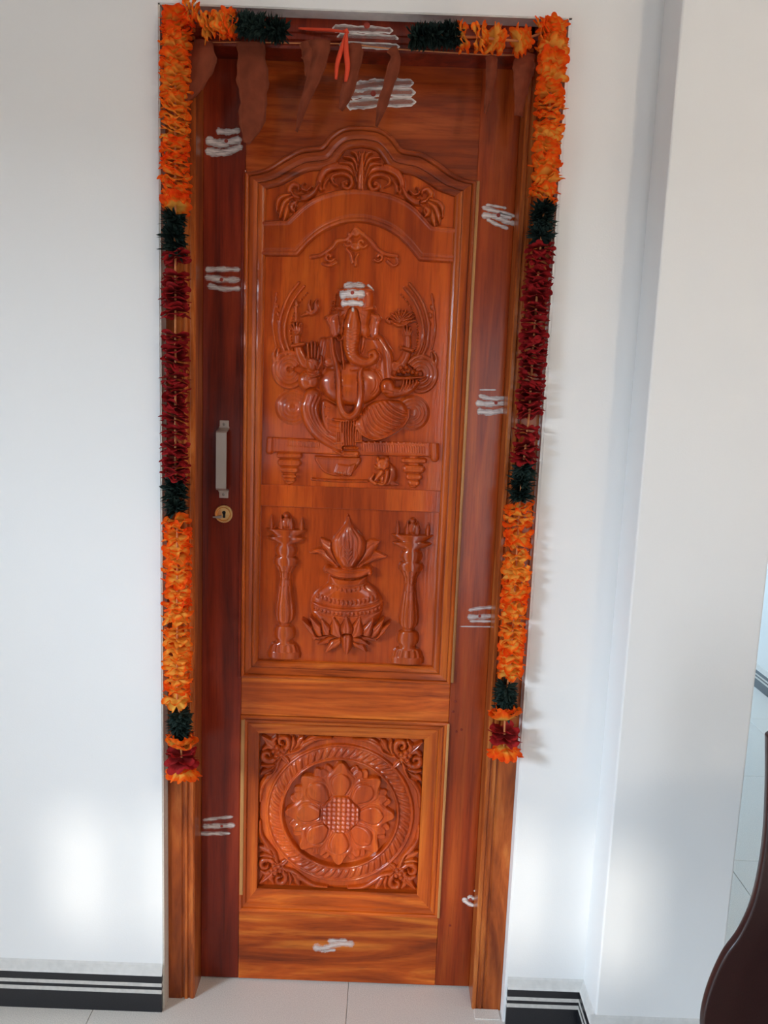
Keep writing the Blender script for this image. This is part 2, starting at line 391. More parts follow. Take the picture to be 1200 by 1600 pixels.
# wall behind the viewer: doorway on the right, a low window band with upright bars on the left
WX0, WX1, WZ0, WZ1 = -1.62, -.22, .93, 1.26
for (a, b, c, d) in ((RX0, WX0, 0, ZC), (WX0, WX1, 0, WZ0), (WX0, WX1, WZ1, ZC), (WX1, .4, 0, ZC), (.4, 1.3, 2.1, ZC), (1.3, RX1, 0, ZC)):
    structure(box('wall_back', a, b, RY0-.2, RY0, c, d, BACKWALL), 'brown wall at the back of the room')
wn = structure(empty('sun_patch_window_1', (-.8, RY0-.1, .93)), 'unseen low window in the back wall, bars shaped to throw the sun patches')
FRAMEW = plain('added_fitting_paint', (.6, .58, .55), .5)
for i, x in enumerate((-1.44, -1.255, -1.05, -.82, -.62, -.42)):
    w_ = .085 if i != 2 else .10
    box('sun_patch_bar', x-w_/2+.8, x+w_/2+.8, -.02, .02, 0, .33, FRAMEW, wn, .004)
# passage beyond the pillar
structure(box('wall_passage', RX0, RX1, 4.5, 4.7, 0, ZC, WALL), 'white wall at the end of the passage')
structure(box('wall_door_back', -1.4, -1.2, .24, 4.5, 0, ZC, WALL), 'white wall behind the carved door')

# floor: one slab and the tiles that lie on it
fl = structure(empty('floor'), 'speckled beige tiled floor')
box('slab', RX0-.2, RX1+.2, -3.6, 4.7, -.1, -.004, GROUT, fl)
TS = .60; tx = at(545, 1536, .1).x
tile_me = {}
for i in range(-5, 4):
    for j in range(-6, 8):
        x0 = tx+i*TS; y0 = .118+(j-1)*TS
        x1, y1 = min(x0+TS-.0015, RX1), y0+TS-.0015
        x0 = max(x0, RX0)
        if x1-x0 < .02 or y1 > 4.5: continue
        k = (round(x1-x0, 3), round(y1-y0, 3))
        if k not in tile_me:
            bm = bmesh.new(); bmesh.ops.create_cube(bm, size=1)
            for v in bm.verts: v.co = (k[0]*(v.co.x+.5), k[1]*(v.co.y+.5), .006*(v.co.z-.5))
            bmesh.ops.bevel(bm, geom=[e for e in bm.edges if all(v.co.z > -.001 for v in e.verts)], offset=.0012, segments=1, affect='EDGES')
            me = bpy.data.meshes.new('floor_tile'); bm.to_mesh(me); bm.free(); tile_me[k] = me
        link('floor_tile', tile_me[k], TILE, fl, (x0, y0, 0))
box('stone_chip', .262, .322, .004, .036, 0, .0025, TILE, fl, .001)

# skirting: black granite with two pale strips, plaster fillet on top
BANDS = (('granite_band', 0, .0485, BLACK), ('pale_strip', .0485, .0585, STRIPE), ('granite_band', .0585, .0670, BLACK),
         ('pale_strip', .0670, .0760, STRIPE), ('granite_band', .0760, .0940, BLACK))
def skirting(name, label, p0, p1, nrm, deep=.010, parent=None):
    """p0,p1: floor points on the wall face; nrm: outward normal"""
    e = structure(empty(name, (p0[0], p0[1], 0)), label)
    d = Vector((p1[0]-p0[0], p1[1]-p0[1], 0)); L_ = d.length; d.normalize(); nv = Vector((*nrm, 0))
    def slab(nm, prof, mat):
        v = []; n = len(prof)
        for t in (0, L_):
            for (o, z) in prof: v.append(d*t+nv*o+Vector((0, 0, z)))
        f = [tuple(range(n)), tuple(range(2*n-1, n-1, -1))]+[(i, n+i, n+(i+1) % n, (i+1) % n) for i in range(n)]
        bm = bmesh.new(); bv = [bm.verts.new(q) for q in v]
        for q in f: bm.faces.new([bv[k] for k in q])
        bmesh.ops.recalc_face_normals(bm, faces=bm.faces)
        me = bpy.data.meshes.new(nm); bm.to_mesh(me); bm.free(); link(nm, me, mat, e)
    for nm, a, b, mt in BANDS:
        o = deep if mt is BLACK else deep+.0006
        slab(nm, [(0, a), (o, a), (o, b), (0, b)], mt)
    slab('plaster_fillet', [(0, .094), (deep, .094), (deep-.003, .098), (.003, .116), (0, .120)], PLASTER)
    return e
PLASTER = plain('grey_plaster_fillet', (.62, .60, .57), .8, bump=.5, bscale=60, var=.06)
skirting('baseboard_left', 'black skirting with two pale strips left of the door', (-2.6, 0), (OX0, 0), (0, -1))
skirting('baseboard_right', 'black skirting with two pale strips right of the door', (OX1, 0), (.511, 0), (0, -1))
skirting('baseboard_pillar_side', 'black skirting on the side of the pillar', (.511, 0), (.511, -.108), (-1, 0))
skirting('baseboard_pillar', 'black skirting along the front of the pillar', (.501, -.108), (.783, -.108), (0, -1))
skirting('baseboard_passage', 'black striped skirting along the passage wall', (RX1, -3.4), (RX1, 4.5), (-1, 0), .012)

# ------------------------------------------------------------------ door frame (trim)
YF = .036
FI0, FI1, FZ = -.4155, .2575, 2.150
fr = structure(empty('trim_1', (OX0/2+OX1/2, YF, 0)), 'dark wooden door frame set into the white wall')
def rel(p): return (p[0]-fr.location.x, p[1]-fr.location.y)
def jamb_prof(xo, xi, s):
    # s=+1: inner edge lies at larger x
    return [rel(q) for q in ((xo, YF), (xi-s*.030, YF), (xi-s*.0285, YF+.003), (xi-s*.024, YF+.003), (xi-s*.0225, YF-.001), (xi-s*.0165, YF-.001),
            (xi-s*.0150, YF+.003), (xi-s*.0105, YF+.003), (xi-s*.009, YF), (xi-s*.003, YF), (xi, YF+.004), (xi, Y_LEAF+.012), (xi-s*.012, Y_LEAF+.012), (xi-s*.012, .17), (xo, .17))]
prism('jamb', jamb_prof(OX0+.004, FI0, 1), 'Z', 0.0, OZ-.002, WOOD_JAMB, fr)
prism('jamb', jamb_prof(OX1-.006, FI1, -1), 'Z', 0.0, OZ-.002, WOOD_JAMB, fr)
lp = [(YF, OZ-.003), (.17, OZ-.003), (.17, FZ+.012), (Y_LEAF+.012, FZ+.012), (Y_LEAF+.012, FZ), (YF+.004, FZ), (YF, FZ+.004), (YF, FZ+.008), (YF+.003, FZ+.010), (YF+.003, FZ+.014), (YF-.001, FZ+.016), (YF-.001, FZ+.022), (YF+.003, FZ+.0235), (YF+.003, FZ+.028), (YF, FZ+.030)]
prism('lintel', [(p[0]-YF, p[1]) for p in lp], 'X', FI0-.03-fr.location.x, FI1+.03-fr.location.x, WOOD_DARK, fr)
# plaster lining of the reveal
box('plaster_lining', OX0-.0005-fr.location.x, OX0+.0035-fr.location.x, .001-YF, .13, 0, OZ, REVEAL, fr)
box('plaster_lining', OX1-.0055-fr.location.x, OX1+.0005-fr.location.x, .001-YF, .13, 0, OZ, REVEAL if False else WALL, fr)
box('plaster_lining', OX0-fr.location.x, OX1-fr.location.x, .001-YF, .13, OZ-.0028, OZ+.0005, PLASTER, fr)

# ------------------------------------------------------------------ door leaf
XC = -.0765
LX0, LX1 = -.4160, .2580
SX0, SX1 = -.3215, .1720         # inner edges of the stiles
PX0, PX1 = -.2830, .1265         # inner edges of the mouldings
door = structure(empty('door_1', (0, 0, 0)), 'carved varnished wooden door with deity relief, pot and lotus panels')
TH = .038
def board(name, x0, x1, z0, z1, mat, bev=.0022): return box(name, x0, x1, Y_LEAF, Y_LEAF+TH, z0, z1, mat, door, bev)
tag(board('stile', LX0, SX0, .004, 2.158, WOOD_DARK), 'dark red stile carrying the handle and keyhole')
tag(board('stile', SX1, LX1, .004, 2.158, WOOD_STILE), 'red-brown stile on the hinge side')
tag(board('mid_rail', SX0, SX1, .700, .795, WOOD_RAIL, .0015), 'orange cross rail between the two carved panels')
tag(board('bottom_rail', SX0, SX1, .004, .190, WOOD_BASE, .0015), 'flamed orange bottom rail')

# outline of the arched moulding, half traced and mirrored about the centre line
def mirror(half):
    r_ = [(XC+abs(x-XC), z) for x, z in half]
    l_ = [(2*XC-x, z) for x, z in r_[::-1]]
    if abs(r_[0][0]-XC) < 1e-6: l_ = l_[:-1]
    return l_+r_
def trc(lst, Y=Y_LEAF): return [(at(px, py, Y).x, at(px, py, Y).z) for px, py in lst]
o_half = [(0, 2.0265), (.038, 2.0225), (.066, 2.006), (.086, 1.984), (.108, 1.980), (.134, 1.975), (.165, 1.958), (.196, 1.938), (.222, 1.928), (SX1-XC, 1.9235)]
i_half = [(0, 1.985), (.030, 1.979), (.046, 1.962), (.060, 1.944), (.086, 1.936), (.112, 1.932), (.140, 1.919), (.168, 1.903), (.190, 1.896), (PX1-XC, 1.8925)]
o_half = [(XC+a, b) for a, b in o_half]; i_half = [(XC+a, b) for a, b in i_half]
NA = 8
out_r = catmull(o_half, NA); in_r = catmull(i_half, NA)
def both(c): return np.vstack([np.stack([2*XC-c[::-1, 0], c[::-1, 1]], 1)[:-1], c])
out_a, in_a = both(out_r), both(in_r)
UB0, UB1 = .795, .8345
# top rail: arched board above the moulding
tp = [tuple(p) for p in out_a]+[(SX1, 2.158), (SX0, 2.158)]
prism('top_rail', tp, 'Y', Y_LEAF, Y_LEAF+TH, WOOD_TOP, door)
def ruled(name, outer, inner, prof, mat, closed=False):
    """prof: (t, h): t 0 on the outer line .. 1 on the inner line, h towards the viewer"""
    o_, i_ = np.array(outer), np.array(inner); n = len(o_); v = []; f = []
    for k in range(n):
        for t, h in prof:
            q = o_[k]*(1-t)+i_[k]*t; v.append((q[0], Y_LEAF-h, q[1]))
    mth = len(prof); rng = n if closed else n-1
    for k in range(rng):
        for r in range(mth-1):
            a = k*mth+r; b = ((k+1) % n)*mth+r; f.append((a, b, b+1, a+1))
    me = pydata(name, v, f)
    bm = bmesh.new(); bm.from_mesh(me); bmesh.ops.recalc_face_normals(bm, faces=bm.faces); 
    if sum(fc.normal.y for fc in bm.faces) > 0: bmesh.ops.reverse_faces(bm, faces=bm.faces)
    bm.to_mesh(me); bm.free()
    return link(name, me, mat, door)
D1, D2 = -.006, -.010            # depth of the upper and the lower field
MP = [(0, -.004), (0, .0055), (.03, .0075), (.10, .0085), (.17, .0075), (.21, .0045), (.215, .001), (.235, .001), (.24, .0035), (.42, .0030), (.55, .0015), (.60, .0), (.605, -.0025), (.63, -.0025), (.635, .0005), (.72, .0018), (.82, .0012), (.90, -.0005), (.96, -.003), (.985, -.0045), (1, -.016)]
# left, right, bottom and arch runs are separate mitred pieces
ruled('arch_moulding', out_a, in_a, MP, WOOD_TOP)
ruled('panel_moulding', [out_a[0], (SX0, UB0)], [in_a[0], (PX0, UB1)], MP, WOOD_MOULD)
ruled('panel_moulding', [out_a[-1], (SX1, UB0)], [in_a[-1], (PX1, UB1)], MP, WOOD_MOULD)
ruled('panel_moulding', [(SX0, UB0), (SX1, UB0)], [(PX0, UB1), (PX1, UB1)], MP, WOOD_RAIL)
# lower panel moulding
QX0, QX1, QZ0, QZ1 = -.2770, .1160, .2520, .6545
LZ0, LZ1 = .190, .700
oc = [(SX0, LZ0), (SX1, LZ0), (SX1, LZ1), (SX0, LZ1)]; ic = [(QX0, QZ0), (QX1, QZ0), (QX1, QZ1), (QX0, QZ1)]
MP2 = [(0, -.004), (0, .0035), (.03, .005), (.10, .006), (.16, .005), (.18, .002), (.22, .002), (.23, .0045), (.36, .004), (.40, .001), (.43, .001), (.44, .003), (.85, .0022), (.97, .0014), (.995, -.0002), (1, -.018)]
for k in range(4):
    ruled('panel_moulding', [oc[k], oc[(k+1) % 4]], [ic[k], ic[(k+1) % 4]], MP2, WOOD_MOULD if k % 2 else WOOD_RAIL)
# pale beads along the outer edges
box('edge_bead', SX1-.0005, SX1+.0065, Y_LEAF-.0075, Y_LEAF+.004, .800, 1.924, WOOD_TAN, door, .002)
box('edge_bead', SX1-.004, SX1+.003, Y_LEAF-.0062, Y_LEAF+.004, .192, .698, WOOD_TAN, door, .002)
box('edge_bead', SX0+.001, SX0+.010, Y_LEAF-.0062, Y_LEAF+.004, .235, .690, WOOD_TAN, door, .002)
box('edge_bead', SX0-.0085, SX0-.001, Y_LEAF-.004, Y_LEAF+.004, .792, 1.93, WOOD_DARK, door, .002)
# small turned plugs in the joints of the hinge stile
for (px, py) in ((712, 1096), (708, 1112), (713, 1143), (721, 1140), (703, 1446), (322, 1452)):
    p = at(px, py, Y_LEAF)
    o = link('wooden_peg', lathe_mesh('wooden_peg', [(.0032, -.002), (.0032, .0004), (.0022, .0010)], 12), WOOD_DARK, door, (p.x, Y_LEAF, p.z))

# boards behind the carvings
YA = Y_LEAF-D1; YB = Y_LEAF-D2
box('panel', PX0-.01, PX1+.01, YA+.0025, YA+.014, 1.2015, 2.0, WOOD_PANEL, door)
box('panel', PX0-.01, PX1+.01, YB+.0025, YB+.012, .815, 1.2025, WOOD_PANEL, door)
box('panel_ledge', PX0-.002, PX1+.002, YA-.0010, YA+.006, 1.2025, 1.2520, WOOD_PANEL, door, .0012)
YQ = Y_LEAF+.014
box('panel', QX0-.01, QX1+.01, YQ+.0025, YQ+.012, QZ0-.01, QZ1+.01, WOOD_PANEL, door)

def crop(ox, oy, sc):
    return lambda x, y: (ox+x/sc, oy+y/sc)

# ---- carved arch band with shoulders
R_ = Relief(PX0-.004, PX1+.004, 1.70, 1.90, YA)
ao = [(416, 347), (448, 347), (475, 322), (513, 306), (562, 300), (604, 306), (636, 322), (672, 358), (703, 363)]
ai = [(703, 411), (656, 409), (633, 382), (614, 365), (586, 351), (551, 347), (513, 357), (484, 376), (464, 398), (416, 399)]
def symm(pts, Y):
    q = [(at(a, b, Y).x, at(a, b, Y).z) for a, b in pts]; n = len(q)
    return [((q[i][0]+2*XC-q[n-1-i][0])/2, (q[i][1]+q[n-1-i][1])/2) for i in range(n)]
so_, si_ = symm(ao, YA), symm(ai, YA)
so_[0] = (PX0-.003, so_[0][1]); so_[-1] = (PX1+.003, so_[-1][1]); si_[0] = (PX1+.003, si_[0][1]); si_[-1] = (PX0-.003, si_[-1][1])
oc_ = np.vstack([[so_[0]], catmull(so_[1:-1], 8), [so_[-1]]]); ic_ = np.vstack([[si_[0]], catmull(si_[1:-1], 8), [si_[-1]]])
R_.poly(np.vstack([oc_, ic_]), .0045, .003, smooth=False)
R_.tube([tuple(p) for p in oc_[1:-1]], .0052, .0035, .0032, n=1); R_.tube([so_[0], tuple(oc_[1])], .005, .0035, .0032); R_.tube([tuple(oc_[-2]), so_[-1]], .005, .0035, .0032)
inn = np.array(ic_) 
for offz, rr, am in ((.0045, .0042, .0035), (.0125, .0030, .0018)):
    q = [(XC+(p[0]-XC)*(1+offz*2.0), p[1]+offz) for p in inn]
    R_.tube([tuple(p) for p in q[1:-1]], rr, am, .0036, n=1)
    R_.tube([q[0], q[1]], rr, am, .0036); R_.tube([q[-2], q[-1]], rr, am, .0036)
R_.blur(1)
tag(link('carved_arch', R_.mesh('carved_arch', gain=1.0), WOOD_PANEL, door), 'plain carved arch band with square shoulders')

# ---- foliage carving above the arch
R_ = Relief(PX0, PX1, 1.755, 1.985, YA)
c = crop(410, 230, 7.5)
def LR(R, pts, r, amp, base=0.0, **k):
    q = [R.P(*c(*p)) for p in pts]; sc = .00147/7.5
    r = [v*sc for v in r] if hasattr(r, '__len__') else r*sc
    R.tube(q, r, amp, base, **k); R.tube([(2*XC-a, b) for a, b in q], r, amp, base, **k)
LR(R_, [(1080, 310), (1000, 240), (880, 225), (760, 260), (690, 340), (665, 440), (690, 505)], [30, 44, 48, 46, 42, 34, 20], .0075, gap=.002)
LR(R_, [(720, 500), (735, 430), (780, 380)], [14, 22, 10], .0075, .001)
LR(R_, [(820, 400), (830, 345), (930, 315), (1025, 350), (1052, 430), (1010, 492), (950, 470), (945, 420), (990, 405)], [10, 22, 26, 26, 26, 24, 22, 18, 14], .0085, gap=.0015)
LR(R_, [(880, 455), (830, 420), (815, 365), (850, 320)], [8, 18, 20, 12], .0075, .001)
R_.ell(R_.P(*c(985, 432)), .0048, .0048, .0100); q = R_.P(*c(985, 432)); R_.ell((2*XC-q[0], q[1]), .0048, .0048, .0100)
LR(R_, [(665, 440), (600, 535), (500, 590), (400, 595)], [14, 32, 40, 36], .0075, gap=.0015)
LR(R_, [(430, 600), (350, 560), (325, 490), (370, 440), (425, 465), (430, 510)], [20, 34, 36, 34, 22, 10], .0085, gap=.0015)
LR(R_, [(580, 470), (525, 515), (472, 495), (475, 450), (500, 432)], [12, 18, 18, 16, 12], .0080, .0005)
LR(R_, [(330, 565), (240, 580), (185, 640), (175, 755)], [18, 30, 30, 10], .0080, gap=.001)
LR(R_, [(350, 595), (265, 650), (225, 740), (205, 830)], [18, 32, 32, 12], .0085, gap=.001)
LR(R_, [(360, 630), (305, 710), (275, 800), (255, 870)], [16, 30, 28, 10], .0080, gap=.001)
LR(R_, [(410, 640), (350, 680), (350, 730), (385, 765)], [14, 32, 28, 10], .0080, gap=.001)
LR(R_, [(375, 640), (395, 690), (375, 740)], [8, 14, 6], .0070, .002)
for pts, r in (([(1135, 480), (1105, 310), (1040, 205), (915, 195)], [20, 30, 28, 14]), ([(1150, 480), (1120, 260), (1065, 145), (950, 120)], [20, 28, 26, 12]),
               ([(1160, 480), (1150, 220), (1105, 95), (1040, 60)], [20, 28, 26, 12]), ([(1168, 490), (1168, 300), (1150, 120), (1130, 55)], [24, 30, 22, 10])):
    LR(R_, pts, r, .0095, gap=.001)
R_.tube([R_.P(*c(1172, 500)), R_.P(*c(1172, 250)), R_.P(*c(1168, 90))], [.004, .0055, .003], .0105)
R_.blur(1)
tag(link('foliage_carving', R_.mesh('foliage_carving'), WOOD_PANEL, door), 'carved acanthus scrolls above the arch')

# ---- faint crest carving over the figure
R_ = Relief(-.24, .10, 1.60, 1.86, YA)
c = crop(470, 340, 6.667); s_ = .00147/6.667
LRS = lambda pts, r, amp, base=0.0, **k: R_.tube([R_.P(*c(*p)) for p in pts], r*s_, amp, base, **k)
LRS([(110, 410), (200, 395), (260, 360), (330, 310), (380, 245), (470, 230), (530, 170), (570, 115), (620, 150), (700, 220), (760, 280), (800, 330), (880, 380), (1000, 400)], 20, .0028)
for cx, cy, R0, d in ((300, 410, 55, 1), (812, 410, 55, -1), (640, 262, 60, 1), (500, 260, 46, -1)):
    LRS([(cx+d*R0*(1-.12*k)*math.cos(k*.8+.5), cy+R0*(1-.12*k)*math.sin(k*.8+.5)) for k in range(8)], 15, .0030, .0003)
LRS([(900, 450), (960, 500), (1010, 480), (1000, 430)], 14, .0026); LRS([(230, 480), (300, 500), (370, 470)], 14, .0022)
LRS([(570, 500), (575, 430), (600, 380)], 14, .0030); LRS([(540, 470), (520, 380), (480, 330)], 14, .0026)
R_.ell(R_.P(*c(575, 165)), .009, .0075, .0034); R_.ell(R_.P(*c(575, 300)), .012, .009, .0030)
for k in range(5): R_.ell(R_.P(*c(500+k*40, 175-18*(2-abs(k-2)))), .0035, .0045, .0030)
R_.blur(1)
tag(link('crest_carving', R_.mesh('crest_carving', gain=1.6), WOOD_PANEL, door), 'shallow scrolled crest above the seated figure')

# ---- seated elephant-headed figure on a bench
c = crop(400, 420, 3.75); S = .00144/3.75
def GT(R, pts, r, amp, base=0.0, **k):
    r = [v*S for v in r] if hasattr(r, '__len__') else r*S
    return R.tube([R.P(*c(*p)) for p in pts], r, amp, base, **k)
def GE(R, x, y, rx, ry, amp, base=0.0, rot=0.0, **k): return R.ell(R.P(*c(x, y)), rx*S, ry*S, amp, base, rot, **k)
def GP(R, pts, amp, edge, base=0.0, **k): return R.poly([R.P(*c(*p)) for p in pts], amp, edge, base, **k)
def GG(R, pts, w, d, **k): return R.groove([R.P(*c(*p)) for p in pts], w*S, d, **k)
def arc(cx, cy, rx, ry, a0, a1, n=12): return [(cx+rx*math.cos(math.radians(a)), cy-ry*math.sin(math.radians(a))) for a in np.linspace(a0, a1, n)]

# halo and cloud scrolls behind the figure
R_ = Relief(PX0, PX1, 1.25, 1.72, YA)
for s in (1, -1):
    mx_ = lambda pts: [(575+s*(x-575), y+(0 if s > 0 else -8)) for x, y in pts]
    GT(R_, mx_([(900, 90), (960, 170), (1000, 270), (1012, 360), (1000, 450), (965, 530)]), 9, .0032)
    GT(R_, mx_([(870, 110), (930, 190), (968, 280), (982, 370), (970, 450), (940, 520)]), 8, .0030)
    GT(R_, mx_([(1030, 150), (1045, 260), (1050, 360), (1030, 470)]), 5, .0014)
    R_.beads([R_.P(*c(*p)) for p in mx_([(850, 150), (905, 220), (940, 310), (948, 390), (935, 480), (905, 560)])], 26, .0019, .0024, 0)
    for k in range(7): GE(R_, *mx_([(1035-6*k, 180+46*k)])[0], 8, 14, .0018, rot=.3)
    # cloud scroll beside the arms
    x0 = 965 if s > 0 else 195; y0 = 615 if s > 0 else 590
    for rr in (92, 68, 46, 24):
        a0, a1 = (-150, 140) if s > 0 else (30, 330)
        GT(R_, arc(x0, y0, rr*.98, rr*1.12, a0, a1), 12, .0052-.00001*rr)
    GT(R_, [(x0+s*85, y0-40), (x0+s*92, y0-90), (x0+s*75, y0-130)], [12, 10, 5], .005)
    GT(R_, [(x0+s*70, y0-55), (x0+s*66, y0-100), (x0+s*62, y0-125)], [10, 8, 4], .004)
    # bolster roll beside the knees
    x1, y1 = (915, 845) if s > 0 else (215, 812)
    GE(R_, x1, y1, 92, 92, .0045)
    for rr in (78, 54, 30): GG(R_, arc(x1, y1, rr, rr, 0, 350, 24), 6, .0016)
    GE(R_, x1, y1+10, 12, 12, .0055)
R_.blur(1)
tag(link('halo_carving', R_.mesh('halo_carving', gain=1.0), WOOD_PANEL, door), 'carved beaded halo arcs and cloud scrolls behind the figure')

# bench
R_ = Relief(PX0, PX1, 1.245, 1.36, YA)
GP(R_, [(95, 985), (560, 1010), (1010, 1015), (1010, 1100), (560, 1092), (95, 1072)], .0048, .003, smooth=False)
for k in range(16): GT(R_, [(190+k*12, 1008+k*.8), (190+k*12, 1032+k*.8)], 4.2, .0022, .0046)
for k in range(26): GT(R_, [(620+k*14.5, 1030+k*.6), (622+k*14.5, 1062+k*.6)], 5, .0022, .0046)
for k in range(22): GT(R_, [(628+k*17, 1012+(k % 2)*7), (636+k*17, 1022)], 4, .0018, .0046)
GT(R_, [(85, 1000), (80, 1065)], 22, .008, gap=.001); GT(R_, [(112, 995), (110, 1068)], 9, .0065)
GT(R_, [(1046, 1022), (1048, 1105)], 26, .0095, gap=.001); GT(R_, [(1012, 1015), (1014, 1095)], 10, .0068)
for x, rows in ((196, ((1092, 76, 16), (1134, 70, 22), (1176, 56, 18), (1212, 44, 12), (1234, 36, 10))), (925, ((1122, 76, 16), (1170, 66, 24), (1216, 50, 20), (1252, 34, 18)))):
    GT(R_, [(x, rows[0][0]), (x-2, rows[-1][0])], 30, .004)
    for y, w, h in rows: GT(R_, [(x-w+h, y), (x+w-h, y+3)], h, .0075, p=2.4, gap=.0008)
R_.blur(1)
tag(link('bench_carving', R_.mesh('bench_carving', gain=1.15), WOOD_PANEL, door), 'carved bench with fringed seat and turned legs')

# footed bowl, sweets box and mouse under the bench
R_ = Relief(-.22, .05, 1.245, 1.345, YA)
GP(R_, [(348, 1098), (470, 1104), (608, 1106), (596, 1158), (545, 1204), (470, 1214), (400, 1192), (366, 1152)], .0036, .006)
GT(R_, [(352, 1104), (480, 1110), (604, 1112)], 8, .0026, .0022); GT(R_, [(330, 1232), (430, 1240), (560, 1244), (650, 1244)], 8, .0034)
GP(R_, [(478, 1140), (545, 1150), (590, 1138), (560, 1212), (520, 1210), (458, 1196)], .0050, .003, .0018, smooth=False)
for k in range(6): GE(R_, 478+k*13, 1192+2*k, 6, 10, .0022, .0060)
GG(R_, [(545, 1152), (530, 1208)], 4, .0015)
tag(link('bowl_carving', R_.blur(1).mesh('bowl_carving'), WOOD_PANEL, door), 'carved footed bowl with sweets below the bench')
R_ = Relief(-.05, .09, 1.235, 1.36, YA)
GE(R_, 772, 1205, 58, 66, .0095); GE(R_, 745, 1150, 42, 42, .0095, gap=.0008)
GT(R_, [(715, 1165), (700, 1158)], [16, 8], .0085); GE(R_, 715, 1118, 13, 17, .0085); GE(R_, 768, 1116, 15, 18, .0090)
GE(R_, 698, 1152, 7, 7, .0105); GE(R_, 730, 1140, 5, 5, .0118); GE(R_, 756, 1142, 5, 5, .0112)
GT(R_, [(735, 1190), (715, 1215), (700, 1235)], [18, 14, 8], .0085, .001, gap=.0008); GT(R_, [(770, 1185), (765, 1220), (755, 1255)], [16, 15, 10], .0105, .001, gap=.0008)
GT(R_, [(690, 1205), (672, 1235), (700, 1258)], [8, 12, 12], .005); GT(R_, [(800, 1255), (830, 1262)], [18, 8], .007); GT(R_, [(720, 1258), (745, 1262)], 10, .008)
tag(link('mouse_carving', R_.blur(1).mesh('mouse_carving'), WOOD_PANEL, door), 'small carved mouse sitting below the bench')

# the figure
FIG = Relief(PX0, PX1, 1.27, 1.74, YA, .0008); R_ = FIG
B = .004
# rear arms
GT(R_, [(330, 560), (285, 545), (258, 500), (246, 455)], [38, 36, 30, 24], .0075)
GT(R_, [(212, 452), (284, 440)], 12, .0095, .0005, gap=.0006)
GT(R_, [(240, 430), (240, 385), (232, 355)], [20, 22, 24], .0080)
for k, (x, y) in enumerate(((205, 335), (222, 318), (242, 314), (260, 322))): GT(R_, [(225+k*8, 365), (x, y)], [9, 6.5], .0105)
GT(R_, [(240, 385), (258, 372), (262, 348)], [11, 9, 7], .011)
GT(R_, [(236, 305), (236, 240), (234, 190)], [9, 9, 8], .0050); GT(R_, [(228, 225), (244, 215), (236, 190)], [10, 9, 5], .0060)
GT(R_, [(300, 250), (325, 262), (352, 240), (350, 205), (358, 180)], [10, 15, 16, 12, 6], .0065); GT(R_, [(322, 250), (312, 215), (316, 185)], [10, 9, 5], .0055); GT(R_, [(270, 275), (300, 262)], [8, 12], .005)
GT(R_, [(760, 560), (820, 575), (860, 545), (885, 490)], [36, 34, 30, 26], .0075)
GT(R_, [(850, 462), (915, 480)], 13, .0100, .0005, gap=.0006); GE(R_, 852, 466, 11, 11, .0118)
GT(R_, [(890, 455), (890, 415), (880, 370)], [22, 22, 22], .0080)
for k, (x, y) in enumerate(((866, 345), (884, 336), (902, 345), (912, 365))): GT(R_, [(878+k*8, 390), (x, y)], [9, 7], .0105)
# lotus in the rear right hand
for k, a in enumerate(np.linspace(172, 8, 11)):
    L0 = 78 if k % 2 == 0 else 70
    GT(R_, [(855, 318), (855+.55*L0*math.cos(math.radians(a)), 318-.60*L0*math.sin(math.radians(a))), (855+L0*1.08*math.cos(math.radians(a)), 318-L0*math.sin(math.radians(a))-4)], [7, 12, 5], .0070+.0006*(k % 2), gap=.0005)
GT(R_, [(800, 315), (830, 330), (870, 330), (900, 310)], [8, 11, 11, 8], .0085)
GT(R_, [(775, 290), (765, 305), (785, 318)], 8, .006)
# ears
GP(R_, [(650, 235), (690, 262), (720, 268), (738, 298), (722, 335), (722, 372), (705, 398), (668, 402), (650, 340)], .0060, .006)
GG(R_, [(672, 270), (700, 300), (695, 350), (690, 390)], 7, .0016); GE(R_, 715, 300, 14, 20, .0075)
GP(R_, [(500, 240), (462, 262), (428, 270), (405, 290), (418, 320), (432, 345), (440, 390), (478, 402), (500, 340)], .0060, .006)
GG(R_, [(478, 270), (450, 300), (455, 350), (462, 390)], 7, .0016); GE(R_, 412, 288, 12, 12, .0080)
R_.beads([R_.P(*c(*p)) for p in ((448, 190), (440, 235), (428, 270))], 7, .0020, .0035, 0)
R_.beads([R_.P(*c(*p)) for p in ((470, 150), (462, 200), (458, 240))], 8, .0018, .0032, 0)
# chest, shoulders and front upper arms
GP(R_, [(405, 405), (500, 392), (660, 392), (712, 408), (752, 448), (782, 512), (792, 585), (770, 640), (700, 640), (420, 640), (385, 585), (375, 520), (382, 440)], .0085, .016)
GT(R_, [(715, 425), (755, 500), (765, 590), (772, 690)], [40, 46, 46, 44], .0110)
GT(R_, [(396, 430), (380, 500), (350, 580), (310, 650)], [30, 38, 42, 46], .0100)
# belly
GE(R_, 557, 672, 182, 126, .0175, gap=.0012, cut=-.004)
GG(R_, [(385, 572), (430, 584), (480, 588)], 8, .0030); GG(R_, [(560, 592), (660, 584), (722, 590)], 8, .0030)
for rr in (150, 163): GG(R_, arc(557, 672, rr, rr*.68, -38, 12), 5, .0012)
# breast folds
GE(R_, 440, 545, 55, 34, .0120); GE(R_, 690, 560, 34, 40, .0115)
